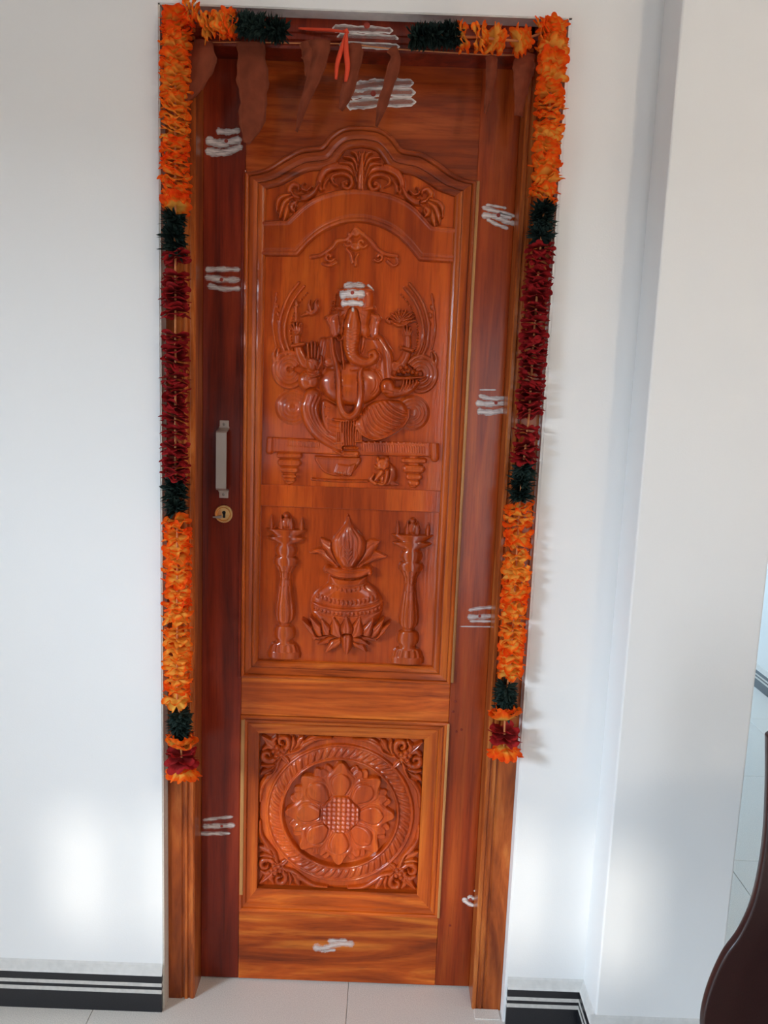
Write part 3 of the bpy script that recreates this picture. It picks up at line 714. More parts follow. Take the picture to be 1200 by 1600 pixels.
# front right arm (viewer's right): elbow, hand with the plate
GT(R_, [(772, 690), (790, 720), (840, 722), (900, 706), (945, 668)], [44, 38, 30, 28, 18], .0130, gap=.001)
GT(R_, [(755, 715), (800, 725)], [20, 16], .0150)
for k in range(5): GT(R_, [(845+k*21, 716-k*7), (858+k*20, 690-k*5), (866+k*18, 655)], [10, 10, 8], .0148)
GP(R_, [(785, 622), (850, 628), (990, 628), (985, 640), (900, 652), (800, 650)], .0135, .004)
for k, (x, y) in enumerate(((812, 612), (838, 600), (866, 604), (892, 598), (918, 606), (850, 582), (880, 580), (940, 612))): GE(R_, x, y, 16, 17, .0140, gap=.0006, cut=-.006)
# front left arm: elbow and raised open hand
GE(R_, 305, 655, 62, 62, .0125, gap=.001)
GT(R_, [(305, 640), (330, 610), (335, 560)], [36, 34, 36], .0140)
GE(R_, 335, 555, 44, 54, .0150, gap=.0008, cut=-.008)
for (x0, y0, x1, y1, w) in ((312, 520, 305, 440, 11), (332, 515, 328, 430, 11.5), (350, 518, 350, 436, 11), (366, 528, 372, 462, 10)): GT(R_, [(x0, y0), ((x0+x1)/2, (y0+y1)/2-4), (x1, y1)], [w, w, w*.72], .0150, .0008, gap=.0005, cut=-.006)
GT(R_, [(368, 585), (386, 550), (384, 515)], [13, 11, 8], .0155)
GG(R_, [(315, 540), (350, 560), (358, 600)], 4, .0014); GT(R_, [(292, 612), (330, 632), (372, 622)], 9, .0150, .001)
# lower garments: hanging leg on the left
GT(R_, [(330, 752), (312, 820), (335, 900), (385, 970), (460, 1025), (545, 1052)], [52, 56, 52, 46, 36, 24], .0125, gap=.001)
for dx in (-24, 4, 24): GG(R_, [(345+dx*1.2, 745), (322+dx, 820), (348+dx*.9, 900), (398+dx*.8, 965), (470+dx*.4, 1015-dx*.3)], 5.5, .0028)
GT(R_, [(278, 790), (290, 880), (330, 960)], [12, 13, 8], .0105)
GP(R_, [(390, 770), (470, 800), (560, 880), (560, 1010), (470, 1000), (420, 950), (385, 880)], .0060, .008)
for k in range(4): GG(R_, [(425, 880+k*28), (470, 900+k*26), (505, 905+k*26)], 4, .0018)
for (x, y) in ((408, 810), (420, 840), (410, 862), (432, 815)): GE(R_, x, y, 7, 7, .0085)
# folded leg on the right
kn = [(640, 812), (700, 775), (790, 768), (860, 780), (893, 830), (885, 890), (830, 940), (760, 985), (690, 1000), (620, 970), (575, 915), (600, 860)]
GP(R_, kn, .0145, .020, gap=.0015)
for k in range(9):
    t = k/8
    p0 = (640+150*t**1.2-20, 800-25*t+ (1-t)*40); p3 = (690+198*t**.6, 998-150*t**1.1)
    GG(R_, [p0, (p0[0]+25+18*t, p0[1]+95-55*t), ((p0[0]+p3[0])/2+12+15*t, (p0[1]+p3[1])/2+62-34*t), p3], 6.5, .0034)
GT(R_, [(575, 905), (620, 965), (690, 998), (770, 980), (850, 930), (890, 880), (895, 825)], 9, .0110)
# waist band, pleats, tassels and foot
GT(R_, [(455, 882), (520, 890), (580, 880)], 10, .0125)
for k in range(7): GT(R_, [(500+k*15, 895), (500+k*14.2, 960), (506+k*13, 1035)], [6.5, 7.5, 7.5], .0120, .0005*(k % 2))
for x, y in ((492, 990), (600, 985)):
    for k in range(4): GT(R_, [(x-14+k*10, y-30), (x-16+k*11, y+22)], [5, 6.5], .0110)
    GT(R_, [(x-18, y+26), (x+22, y+24)], 8, .0125)
GT(R_, [(520, 1048), (595, 1050)], 12, .0130, gap=.0006); GT(R_, [(520, 1078), (592, 1080)], [16, 18], .0120, gap=.0006)
GT(R_, [(455, 1060), (520, 1090), (590, 1092)], [10, 13, 14], .0095)
R_.beads([R_.P(*c(*p)) for p in ((520, 1046), (595, 1048))], 7, .0017, .0030, .0125)
# long garland over the belly
GT(R_, [(447, 412), (458, 500), (478, 580), (487, 680), (490, 770), (512, 842), (550, 866), (590, 838), (612, 770), (616, 690), (612, 610), (636, 560)], [10, 13, 17, 19, 19, 20, 21, 20, 19, 17, 15, 10], .0100, .0110, gap=.0006, cut=.002)
GG(R_, [(487, 600), (490, 700), (494, 780), (518, 838), (550, 856), (585, 830), (606, 770), (610, 690)], 3, .0010)
GT(R_, [(500, 415), (508, 500), (518, 590)], [6, 7, 6], .0060, .0100)
# head: crown, brow, cheeks, trunk, tusks, eyes
GP(R_, [(582, 84), (640, 96), (684, 130), (692, 205), (676, 262), (660, 330), (630, 395), (520, 395), (494, 330), (484, 262), (482, 200), (494, 140), (530, 98)], .0150, .022, .002, gap=.0008)
GE(R_, 585, 165, 92, 70, .0180, .002)
GT(R_, [(484, 236), (580, 250), (684, 234)], 9, .0030, .0150)
R_.beads([R_.P(*c(*p)) for p in ((484, 236), (580, 250), (684, 234))], 15, .0022, .0024, .0160)
GT(R_, [(494, 132), (585, 126), (676, 132)], 6, .0020, .0165)
for x in (528, 612):
    GE(R_, x, 290, 34, 28, .0185); GE(R_, x-6, 291, 14, 11, .0206, gap=.0010, cut=-.0165); GG(R_, arc(x, 300, 34, 36, 35, 145), 4, .0014)
GE(R_, 520, 365, 34, 46, .0165); GE(R_, 640, 365, 30, 46, .0165)
GT(R_, [(570, 262), (566, 330), (560, 410), (558, 470), (575, 520), (622, 548), (668, 545), (700, 520), (692, 494), (668, 500), (668, 522)], [30, 48, 50, 42, 36, 30, 27, 24, 20, 15, 10], .0140, .0090, gap=.0008, cut=.003)
for k in range(9): GG(R_, [(520+k*1.0, 352+k*19), (560, 360+k*19), (604-k*.8, 350+k*19)], 3.2, .0011)
GT(R_, [(518, 398), (500, 420), (480, 415)], [13, 11, 6], .0190); GT(R_, [(632, 410), (628, 450), (620, 490)], [12, 11, 6], .0190)
# jewels on the shoulders and the collar
R_.beads([R_.P(*c(*p)) for p in ((470, 400), (500, 418), (520, 420))], 6, .0022, .0030, .0120)
R_.beads([R_.P(*c(*p)) for p in ((650, 405), (690, 412), (715, 420))], 6, .0022, .0030, .0110)
R_.blur(1)
figo = tag(link('deity_figure_carving', R_.mesh('deity_figure_carving'), WOOD_PANEL, door), 'carved seated elephant-headed deity in relief')

# ---- pot with coconut and lotus, and the two oil lamps (lower field)
c = crop(380, 740, 3.3333); S = .00150/3.3333
R_ = Relief(-.20, .03, .86, 1.21, YB)
# leaves behind
for pts, w in (([(520, 490), (450, 430), (400, 400), (352, 408)], [18, 30, 16, 8]), ([(520, 480), (470, 400), (425, 360), (408, 338)], [18, 34, 22, 7]),
               ([(570, 490), (640, 440), (690, 425), (742, 430)], [18, 34, 26, 7]), ([(575, 480), (630, 410), (670, 370), (705, 352)], [18, 38, 32, 8])):
    GT(R_, pts, w, .0080, gap=.0008, ridge=.0022)
GP(R_, [(546, 210), (562, 250), (590, 290), (626, 325), (640, 372), (628, 420), (596, 465), (570, 495), (520, 495), (486, 450), (463, 395), (466, 338), (500, 295), (530, 255)], .0140, .020, gap=.0012)
for dx in (-62, -34, -12, 12, 34, 62): GG(R_, [(546, 225), (546+dx*.35, 280), (546+dx*.9, 340), (546+dx*.8, 420)], 5, .0016)
GT(R_, [(548, 345), (549, 400), (549, 455)], [5, 9, 5], .0020, .0135)
for sgn in (-1, 1):
    for y in (385, 405, 428): GT(R_, [(549, y+20), (549+sgn*20, y-4)], [6, 3.5], .0022, .0135)
    GT(R_, [(549+sgn*20, 470), (549+sgn*44, 420), (549+sgn*34, 370)], [6, 8, 4], .0022, .0120)
GP(R_, [(455, 520), (545, 525), (640, 520), (650, 560), (690, 592), (722, 640), (730, 680), (718, 735), (690, 780), (640, 830), (545, 850), (450, 830), (392, 780), (362, 735), (352, 690), (360, 640), (395, 598), (440, 565)], .0150, .034, gap=.0010)
GE(R_, 543, 690, 150, 100, .0185)
GT(R_, [(440, 492), (490, 516), (548, 524), (610, 518), (655, 496)], [20, 23, 24, 23, 20], .0160, gap=.0008)
GT(R_, [(460, 488), (545, 500), (640, 490)], 9, .0130); GE(R_, 432, 498, 15, 17, .0165); GE(R_, 661, 512, 16, 20, .0165)
GG(R_, [(448, 566), (545, 584), (645, 568)], 6, .0022)
R_.beads([R_.P(*c(*p)) for p in ((468, 582), (545, 600), (630, 584))], 8, .0026, .0028, 0, rz=.0050, rel=True)
R_.beads([R_.P(*c(*p)) for p in ((392, 628), (460, 650), (545, 660), (630, 652), (694, 632))], 15, .0034, .0036, 0, rz=.0062, rel=True)
GT(R_, [(362, 664), (440, 688), (545, 697), (650, 690), (724, 666)], 9, .0032, rel=True); GG(R_, [(362, 652), (440, 676), (545, 685), (650, 678), (724, 654)], 4, .0016)
R_.beads([R_.P(*c(*p)) for p in ((372, 688), (450, 711), (545, 719), (640, 713), (714, 690))], 18, .0030, .0030, 0, rz=.0042, rel=True)
GG(R_, [(364, 706), (450, 730), (545, 737), (640, 732), (722, 708)], 4, .0014)
# lotus petals round the foot of the pot
for tip, wd in (((312, 752), 24), ((764, 768), 24), ((354, 738), 32), ((732, 748), 30), ((412, 748), 36), ((676, 748), 36), ((473, 738), 40), ((608, 738), 40)):
    b0 = (540+(tip[0]-540)*.22, 856); md = ((b0[0]+tip[0])/2+(tip[0]-540)*.10, (b0[1]+tip[1])/2+16)
    GT(R_, [b0, md, tip], [14, wd, 5], .0110, .0085, gap=.0007, cut=.003, ridge=.002)
GT(R_, [(541, 858), (541, 800), (541, 735)], [16, 34, 5], .0120, .0100, gap=.0007, cut=.003, ridge=.002)
for tip, wd in (((378, 850), 18), ((392, 884), 22), ((432, 922), 28), ((694, 862), 18), ((640, 922), 28), ((655, 888), 18)):
    b0 = (540+(tip[0]-540)*.18, 856); GT(R_, [b0, ((b0[0]+tip[0])/2, (b0[1]+tip[1])/2-8), tip], [12, wd, 5], .0095, .0010, gap=.0007, ridge=.0018)
GT(R_, [(541, 850), (540, 895), (538, 946)], [32, 28, 4], .0130, .0010, gap=.0007, ridge=.002)
GE(R_, 375, 853, 14, 14, .0085); GE(R_, 690, 860, 13, 13, .0085)
R_.blur(1)
tag(link('pot_carving', R_.mesh('pot_carving'), WOOD_PANEL, door), 'carved ritual pot with coconut, leaves and lotus foot')

LAMP_X, LAMP_Z = R_.P(*c(852, 985))
R_ = Relief(LAMP_X-.055, LAMP_X+.055, LAMP_Z-.006, LAMP_Z+.36, YB)
prof = [(985, 86), (960, 88), (945, 82), (920, 74), (905, 62), (898, 44), (885, 42), (878, 52), (862, 58), (838, 57), (818, 50), (806, 30), (795, 34), (780, 48), (745, 55), (700, 50), (640, 40), (570, 30), (530, 36), (500, 52), (490, 62), (470, 65), (455, 58), (448, 42), (440, 52), (420, 58), (400, 54), (390, 44), (380, 48), (376, 66), (360, 98), (350, 100), (343, 64), (335, 80), (318, 102), (308, 108)]
Xg, Zg = np.meshgrid(R_.xs, R_.zs)
pz = LAMP_Z+(985-np.array([q[0] for q in prof]))*.00152/3.3333; pw = np.array([q[1] for q in prof])*S*.98
wz = np.interp(Zg, pz, pw); q = np.abs(Xg-LAMP_X)/np.maximum(wz, 1e-4)
dep = np.minimum(wz*.75, .0135)
h = np.where(q < 1, dep*np.sqrt(np.clip(1-q**2, 0, 1)), -(q-1)*.05)
h = np.where((Zg < pz[0]) | (Zg > pz[-1]), -.004, h)
zt = lambda y: LAMP_Z+(985-y)*.00152/3.3333
ang = np.arcsin(np.clip((Xg-LAMP_X)/np.maximum(wz, 1e-4), -1, 1))
fl_m = ((Zg < zt(495)) & (Zg > zt(560))) | ((Zg < zt(600)) & (Zg > zt(790)))
h = np.where(fl_m & (q < 1), h-.0012*(np.cos(ang*9) > .35), h)
fl_b = (Zg < zt(910)) & (Zg > zt(948)); h = np.where(fl_b & (q < 1), h+.0010*np.cos(ang*14), h)
R_.H = np.maximum(R_.H, h)
for dx, y0, y1, w in ((-75, 305, 240, 11), (-26, 305, 240, 14), (26, 305, 245, 13), (78, 305, 248, 12)):
    R_.tube([(LAMP_X+dx*S, zt(y0)), (LAMP_X+dx*S, zt(y0-22)), (LAMP_X+dx*S*1.02, zt(y1))], [w*S, w*S*1.15, 2*S], .0075)
R_.ell((LAMP_X, zt(240)), 17*S, 17*S, .0085); R_.ell((LAMP_X, zt(280)), 30*S, 34*S, .0075)
R_.blur(1)
lm = R_.mesh('lamp_carving', (LAMP_X, LAMP_Z))
tag(link('lamp_carving', lm, WOOD_PANEL, door, (LAMP_X, 0, LAMP_Z)), 'carved oil lamp on a turned stand, right of the pot')
lx = 2*XC-LAMP_X; lq = at(*c(213, 950), YB)
tag(link('lamp_carving', lm, WOOD_PANEL, door, (lq.x, 0, LAMP_Z+.002)), 'carved oil lamp on a turned stand, left of the pot')

# ---- lotus medallion (lower panel)
MC = ((QX0+QX1)/2+.001, (QZ0+QZ1)/2); HS = .197
def polar(R):
    X, Z = np.meshgrid(R.xs-MC[0], R.zs-MC[1]); return np.hypot(X, Z), np.arctan2(Z, X), X, Z
def smooth(a, b, x): t = np.clip((x-a)/(b-a), 0, 1); return t*t*(3-2*t)
# rope ring
R_ = Relief(MC[0]-.2, MC[0]+.2, MC[1]-.2, MC[1]+.2, YQ)
rr, aa, X, Z = polar(R_)
h = np.full(rr.shape, -.004)
def ringh(r0, hw, amp, base=0.0, p=2): 
    q = np.abs(rr-r0)/hw; return np.where(q < 1, base+amp*np.sqrt(np.clip(1-q**p, 0, 1)), -.004)
h = np.maximum(h, ringh(.181, .0165, .0040, .0005, 6)); h = np.maximum(h, ringh(.1760, .0050, .0105)); 
h = np.maximum(h, ringh(.1420, .0050, .0125))
q = np.abs(rr-.1585)/.0135
tw = np.cos(aa*56+ (rr-.1585)*230)
h = np.maximum(h, np.where(q < 1, .0055+.0065*np.sqrt(np.clip(1-q**2, 0, 1))*(.45+.55*smooth(-.75, .5, tw)), -.004))
R_.H = h; R_.blur(1)
tag(link('rope_ring_carving', R_.mesh('rope_ring_carving', gain=1.1), WOOD_PANEL, door), 'carved rope-twist ring round the lotus')
# lotus
R_ = Relief(MC[0]-.14, MC[0]+.14, MC[1]-.14, MC[1]+.14, YQ)
rr, aa, X, Z = polar(R_); H = np.full(rr.shape, -.004)
def petal(H, ang, r0, r1, hw, amp, base, tip=.35, bump=0.0):
    ca, sa = math.cos(ang), math.sin(ang); u = X*ca+Z*sa; v = -X*sa+Z*ca
    t = (u-r0)/(r1-r0); tc_ = np.clip(t, 0, 1)
    w = hw*np.where(tc_ < .62, .42+.58*np.sin(tc_/.62*math.pi/2), (1-((tc_-.62)/.38))**.62*(1-.25*np.sin((tc_-.62)/.38*math.pi)))
    q = np.abs(v)/np.maximum(w, 1e-4); inside = (t > 0) & (t < 1) & (q < 1)
    hh = base+amp*(.55+.45*tc_)*np.sqrt(np.clip(1-q**4, 0, 1))+.0035*q**2*tc_
    if bump:
        t2 = np.clip((t-.02)/.70, 0, 1); w2 = hw*.60*np.maximum(np.sin(math.pi*t2**1.55), 1e-3)**.55; qb = np.abs(v)/w2
        notch = 1-.35*np.exp(-(v/(hw*.16))**2)*smooth(.62, 1.0, t2)
        hh = hh+np.where((t > .02) & (t < .72), bump*np.sqrt(np.clip(1-qb**2.4, 0, 1))*(.55+.45*t2)*notch, 0)-.0020*np.exp(-((qb-1.12)/.14)**2)*((t > .05) & (t < .78))
    hh = hh-.0018*np.exp(-((q-.86)/.07)**2)
    return np.where(inside, np.maximum(H, hh), H)
for k in range(8):
    for d in (-.19, .19): H = petal(H, math.pi/8+k*math.pi/4+d*.55, .03, .128, .030, .0035, .0005)
for k in range(8): H = petal(H, math.pi/8+k*math.pi/4, .03, .122, .030, .0050, .0020)
for k in range(8): H = petal(H, k*math.pi/4+math.pi/2, .034, .133, .039, .0075, .0035, bump=.0050)
seed = np.maximum(np.maximum(np.abs(X), np.abs(Z)), (np.abs(X)+np.abs(Z))*.74)
pyr = np.abs(((X/.0115+.5) % 1)-.5)+np.abs(((Z/.0115+.5) % 1)-.5)
H = np.where(seed < .046, .0100+.0062*np.clip(1-pyr, 0, 1), H)
H = np.where((seed >= .046) & (seed < .049), .006, H)
R_.H = H; R_.blur(1)
tag(link('lotus_carving', R_.mesh('lotus_carving', gain=1.15), WOOD_PANEL, door), 'carved open lotus with a diamond-cut centre')
# corner leaves: one corner, turned for the other three
R_ = Relief(MC[0]+.01, MC[0]+HS, MC[1]+.01, MC[1]+HS, YQ)
def CT(pts, r, amp, base=0.0, **k):
    for sw in (0, 1):
        q = [(MC[0]+(b if sw else a), MC[1]+(a if sw else b)) for a, b in pts]
        R_.tube(q, r, amp, base, **k)
CT([(.026, .1935), (.062, .190), (.090, .174), (.112, .158), (.136, .150)], [.004, .0065, .0085, .0085, .006], .0135, gap=.001)
CT([(.030, .1955), (.064, .195), (.082, .186), (.095, .176)], [.002, .0045, .005, .002], .0090)
CT([(.142, .152), (.128, .172), (.134, .188), (.148, .188), (.150, .176), (.142, .172)], [.006, .0085, .008, .007, .005, .003], .0120, gap=.0008)
CT([(.122, .160), (.108, .172), (.100, .186), (.094, .194)], [.004, .009, .008, .003], .0100, gap=.0008)
CT([(.120, .163), (.116, .178), (.118, .192)], [.004, .0065, .003], .0115, gap=.0008)
CT([(.108, .166), (.092, .178), (.080, .190)], [.003, .006, .002], .0080)
CT([(.156, .160), (.166, .176), (.158, .190)], [.006, .0085, .004], .0110, gap=.0008)
R_.tube([(MC[0]+.146, MC[1]+.146), (MC[0]+.134, MC[1]+.134), (MC[0]+.120, MC[1]+.120)], [.003, .0095, .002], .0120, ridge=.003)
R_.tube([(MC[0]+.162, MC[1]+.162), (MC[0]+.176, MC[1]+.176), (MC[0]+.191, MC[1]+.191)], [.006, .0095, .003], .0115, ridge=.003)
for k in range(5): R_.ell((MC[0]+.153+.011*math.cos(k*1.257+.2), MC[1]+.153+.011*math.sin(k*1.257+.2)), .0072, .0072, .0125, gap=.0004, cut=-.006)
R_.ell((MC[0]+.153, MC[1]+.153), .0075, .0075, .0140, gap=.0006, cut=-.008); R_.ell((MC[0]+.153, MC[1]+.153), .003, .003, .0155)
R_.blur(1)
cm = R_.mesh('corner_leaf_carving', MC, 1.05)
for k, nm in enumerate(('upper right', 'upper left', 'lower left', 'lower right')):
    o = link('corner_leaf_carving', cm, WOOD_PANEL, door, (MC[0], 0, MC[1])); o.rotation_euler = (0, -k*math.pi/2, 0)
    tag(o, 'carved leaf and blossom in the %s corner' % nm)

# ---- handle and keyhole
hx = -.3660
hd = empty('handle', (hx, Y_LEAF, 1.306), door); tag(hd, 'brushed steel pull handle')
box('fixing_plate', -.0105, .0105, -.0032, .0, .071, .088, STEEL, hd, .0012)
box('fixing_plate', -.0105, .0105, -.0032, .0, -.088, -.071, STEEL, hd, .0012)
pr = [(-.0030, -.074), (-.0030, -.0715), (-.030, -.0655), (-.033, -.062), (-.033, .062), (-.030, .0655), (-.0030, .0715), (-.0030, .074), (0, .074), (0, .0685), (-.027, .0625), (-.0285, .060), (-.0285, -.060), (-.027, -.0625), (0, -.0685), (0, -.074)]
prism('grip', pr, 'X', -.0115, .0115, STEEL, hd)
for z in (.0797, -.0797):
    o = link('screw', lathe_mesh('screw', [(.0034, .002), (.0034, .0040), (.002, .0048)], 14), SCREW, hd, (0, 0, z))
kh = link('keyhole_plate', lathe_mesh('keyhole_plate', [(.0205, -.002), (.0205, .0045), (.019, .006), (.0165, .006), (.0155, .0035), (.0150, .0030), (.014, .0045), (.004, .0050)], 36), BRASS, door, (-.3655, Y_LEAF, 1.1815)); tag(kh, 'round brass keyhole plate')
link('key_slot', lathe_mesh('key_slot', [(.0042, .004), (.0042, .0056), (.004, .0057)], 16), HOLE, kh, (.001, 0, .0035))
box('key_slot', -.0018, .0042, -.0057, -.004, -.0085, .003, HOLE, kh, .0005)
prism('slot_cover', [(-.024, -.0060), (-.004, -.0030), (-.002, -.0065), (-.006, -.0100), (-.023, -.0085)], 'Y', -.0095, -.0050, SCREW, kh)

# ---- white ash marks, each three finger strokes with a red dot
def stroke_mesh(strokes, Y, hfn=None, org=(0, 0)):
    v, f, ed = [], [], []
    for pts, hw in strokes:
        P = [at(px, py, Y) for px, py in pts]; P = np.array([(q.x, q.z) for q in P]); sc = (at(601, pts[0][1], Y)-at(600, pts[0][1], Y)).length
        P = catmull(P, 9) if len(P) > 2 else catmull(P, 16)
        n = len(P); hwm = hw*sc; b0 = len(v); A = 9
        L_ = np.r_[0, np.cumsum(np.hypot(*np.diff(P, axis=0).T))]
        T = np.gradient(P, axis=0); T /= np.maximum(np.hypot(*T.T)[:, None], 1e-9)
        # round the two ends of the finger stroke
        for i in range(n):
            de = min(L_[i], L_[-1]-L_[i]); e0 = max(0.0, 1-de/(hwm*.9)); w = hwm*math.sqrt(max(.03, 1-e0**2))*(1+.14*math.sin(i*.83+hw*3)+.08*math.sin(i*2.3+hw))*(1.14-.22*i/n)
            for k in range(A):
                t = k/(A-1)*2-1; x = P[i][0]-T[i][1]*t*w; z = P[i][1]+T[i][0]*t*w
                hh = hfn(x, z) if hfn else 0.0
                v.append((x-org[0], Y-hh-(.0001 if abs(t) > .99 else .0007), z-org[1])); ed.append(max(abs(t), e0))
        for i in range(n-1):
            for k in range(A-1):
                a = b0+i*A+k; f.append((a, a+1, a+A+1, a+A))
    me = pydata('ash_mark', v, f); at_ = me.attributes.new('edge', 'FLOAT', 'POINT'); at_.data.foreach_set('value', ed); me.shade_smooth(); return me
def ash(cr, strokes, mat, Y, parent, label, dot=None, hfn=None, org=(0, 0, 0)):
    st = [([cr(*p) for p in pts], hw) for pts, hw in strokes]
    me = stroke_mesh(st, Y-org[1], hfn, (0, 0))
    for v_ in me.vertices: v_.co = (v_.co.x-org[0], v_.co.y, v_.co.z-org[2])
    if org[1]:
        for v_ in me.vertices: v_.co.y = v_.co.y
    o = tag(link('ash_mark', me, mat, parent), label)
    if dot:
        q = at(*cr(dot[0], dot[1]), Y); hh = hfn(q.x, q.z) if hfn else 0
        d = link('red_dot', lathe_mesh('red_dot', [(dot[2], 0), (dot[2]*.96, .0008), (dot[2]*.7, .0013), (dot[2]*.3, .0010)], 14), RED, o, (q.x-org[0], Y-org[1]-hh-.0004, q.z-org[2]))
    return o
YS = Y_LEAF
def sc_(k, L): return [(p, w/k) for p, w in L]
ash(crop(230, 0, 3.53), sc_(3.53, [([(380, 722), (450, 728), (515, 716)], 16), ([(322, 768), (400, 792), (522, 768)], 22), ([(318, 832), (420, 842), (528, 806)], 20)]), ASH, YS, door, 'white ash mark near the top of the dark stile', (436, 778, .0042))
ash(crop(230, 380, 3.335), sc_(3.335, [([(300, 138), (390, 135), (487, 138)], 14), ([(298, 176), (400, 190), (487, 190)], 17), ([(312, 220), (400, 238), (489, 236)], 14)]), ASH_THIN, YS, door, 'smeared ash mark above the pull handle', (388, 190, .0042))
ash(crop(230, 1200, 4), sc_(4, [([(345, 326), (440, 314), (540, 304)], 12), ([(345, 365), (440, 362), (552, 358)], 18), ([(314, 410), (420, 410), (522, 408)], 14)]), ASH_THIN, YS, door, 'faded ash mark low on the dark stile', (466, 362, .0036))
ash(crop(250, 1440, 2.182), sc_(2.182, [([(520, 84), (560, 92), (600, 76), (664, 76)], 13), ([(570, 66), (640, 64)], 8), ([(545, 100), (600, 96)], 7)]), ASH_THIN, YS, door, 'smudged ash mark on the bottom rail')
ash(crop(700, 260, 8), sc_(8, [([(470, 480), (600, 498), (735, 524)], 16), ([(420, 508), (600, 560), (850, 628)], 26), ([(415, 610), (600, 630), (720, 690), (850, 718)], 32), ([(480, 655), (620, 730), (760, 780)], 22), ([(620, 590), (720, 620), (800, 640)], 34)]), ASH, YS, door, 'hand-shaped ash mark high on the hinge stile', (630, 610, .0045))
ash(crop(720, 280, 3.335), sc_(3.335, [([(95, 1098), (185, 1098)], 4), ([(92, 1126), (150, 1142), (240, 1140)], 11), ([(76, 1166), (150, 1172), (245, 1166)], 14), ([(84, 1206), (150, 1216), (250, 1200)], 15)]), ASH, YS, door, 'ash mark halfway up the hinge stile', (183, 1165, .0040))
ash(crop(700, 740, 3.335), sc_(3.335, [([(104, 712), (180, 700), (258, 696)], 10), ([(98, 748), (180, 746), (258, 738)], 14), ([(110, 768), (252, 770)], 8), ([(60, 796), (240, 798)], 4)]), ASH_THIN, YS, door, 'ash mark level with the lower lamp carving', (165, 742, .0036))
ash(crop(620, 1200, 3.636), sc_(3.636, [([(374, 738), (405, 768), (440, 784)], 13), ([(400, 730), (440, 742), (466, 740)], 13), ([(440, 692), (452, 715)], 5)]), ASH, YS, door, 'small ash dab low on the hinge stile', (418, 745, .0038))
ash(crop(480, 0, 6), sc_(6, [([(422, 830), (560, 800), (720, 782), (1000, 778)], 44), ([(398, 890), (620, 868), (1018, 868)], 40), ([(370, 990), (620, 965), (1022, 956)], 42)]), ASH_LINE, YS, door, 'three-line ash mark on the top rail', (620, 878, .0060))
ash(crop(400, 420, 3.75), sc_(3.75, [([(512, 104), (575, 98), (642, 104)], 20), ([(488, 160), (565, 152), (642, 158)], 24), ([(498, 210), (565, 206), (634, 213)], 16), ([(570, 228), (572, 262)], 8), ([(652, 92), (672, 108), (690, 132)], 6)]), ASH, YA, door, 'white ash lines across the crown of the carved figure', (568, 148, .0042), FIG.height)
ash(crop(480, 0, 6), sc_(6, [([(222, 190), (500, 200), (806, 212)], 34), ([(268, 272), (550, 276), (858, 288)], 34), ([(288, 346), (550, 352), (870, 366)], 32)]), ASH_LINE, YF, fr, 'three-line ash mark on the lintel', (560, 240, .0065), None, (fr.location.x, fr.location.y, 0))

# ------------------------------------------------------------------ flower garlands
def flower(name, layers, nseed, petals=11, R=.034, wav=.30, segs=5, rads=4):
    rnd = random.Random(nseed); v, f, rho = [], [], []
    for (zoff, cup, sc, nn) in layers:
        ph = rnd.random()*6.28; na = nn*segs; b0 = len(v); R1 = R*sc
        lob = [rnd.uniform(.82, 1.10) for _ in range(nn)]; lift = [rnd.uniform(-.35, .35) for _ in range(nn)]; skew = rnd.uniform(-.25, .25)
        for j in range(rads+1):
            t = .10+.90*j/rads
            for i in range(na):
                a = 2*math.pi*i/na; u = (i % segs)/segs; k = i//segs
                pet = math.sin(math.pi*u)**.55 if u > 0 else 0.0
                rim = (.74+.26*pet)*lob[k] if j == rads else (1 if j < rads-1 else (.88+.12*pet)*(.5+.5*lob[k]))
                r = R1*t*rim
                z = zoff+cup*R1*t**2+R1*t**2*(lift[k]*.45*math.sin(math.pi*u)+wav*math.sin(a*nn*.5+ph)*.5)+skew*r*math.cos(a)*.6+rnd.uniform(-.018, .018)*R1
                v.append((r*math.cos(a+ph), r*math.sin(a+ph), z)); rho.append(t*.92+rnd.uniform(-.06, .06))
        for j in range(rads):
            for i in range(na):
                p = b0+j*na+i; q = b0+j*na+(i+1) % na; f.append((p, q, q+na, p+na))
    me = pydata(name, v, f); a_ = me.attributes.new('rho', 'FLOAT', 'POINT'); a_.data.foreach_set('value', rho); me.shade_smooth(); return me
def spiky(name, nseed, R=.031, n=150):
    rnd = random.Random(nseed); v, f, rho = [], [], []
    for i in range(n):
        a = rnd.random()*6.283; el = rnd.uniform(-.5, .5); L_ = R*rnd.uniform(.65, 1.08); w = R*rnd.uniform(.09, .17); z0 = rnd.uniform(-.008, .008)
        d = Vector((math.cos(a)*math.cos(el), math.sin(a)*math.cos(el), math.sin(el))); s = Vector((-math.sin(a), math.cos(a), rnd.uniform(-.6, .6))).normalized(); b = len(v)
        droop = rnd.uniform(-.25, .25)*R
        for t, ww in ((.05, .4), (.45, 1.0), (.8, .75), (1.0, .06)):
            p = Vector((0, 0, z0))+d*L_*t+Vector((0, 0, droop*t*t))
            v += [tuple(p-s*w*ww), tuple(p+Vector((0, 0, w*.35*ww))), tuple(p+s*w*ww)]; rho += [t+.2, t-.2, t+.2]
        for k in range(3):
            for e in range(2): f.append((b+k*3+e, b+k*3+e+1, b+k*3+e+4, b+k*3+e+3))
    me = pydata(name, v, f); a_ = me.attributes.new('rho', 'FLOAT', 'POINT'); a_.data.foreach_set('value', rho); return me
ORM = [flower('marigold_flower', [(-.007, -.10, 1.0, 11), (-.001, .02, .96, 10), (.005, .18, .88, 9), (.009, .40, .66, 8)], 10+i) for i in range(7)]
OTH = [flower('marigold_flower', [(-.003, -.05, 1.0, 12), (.003, .15, .95, 10)], 40+i, wav=.36) for i in range(7)]
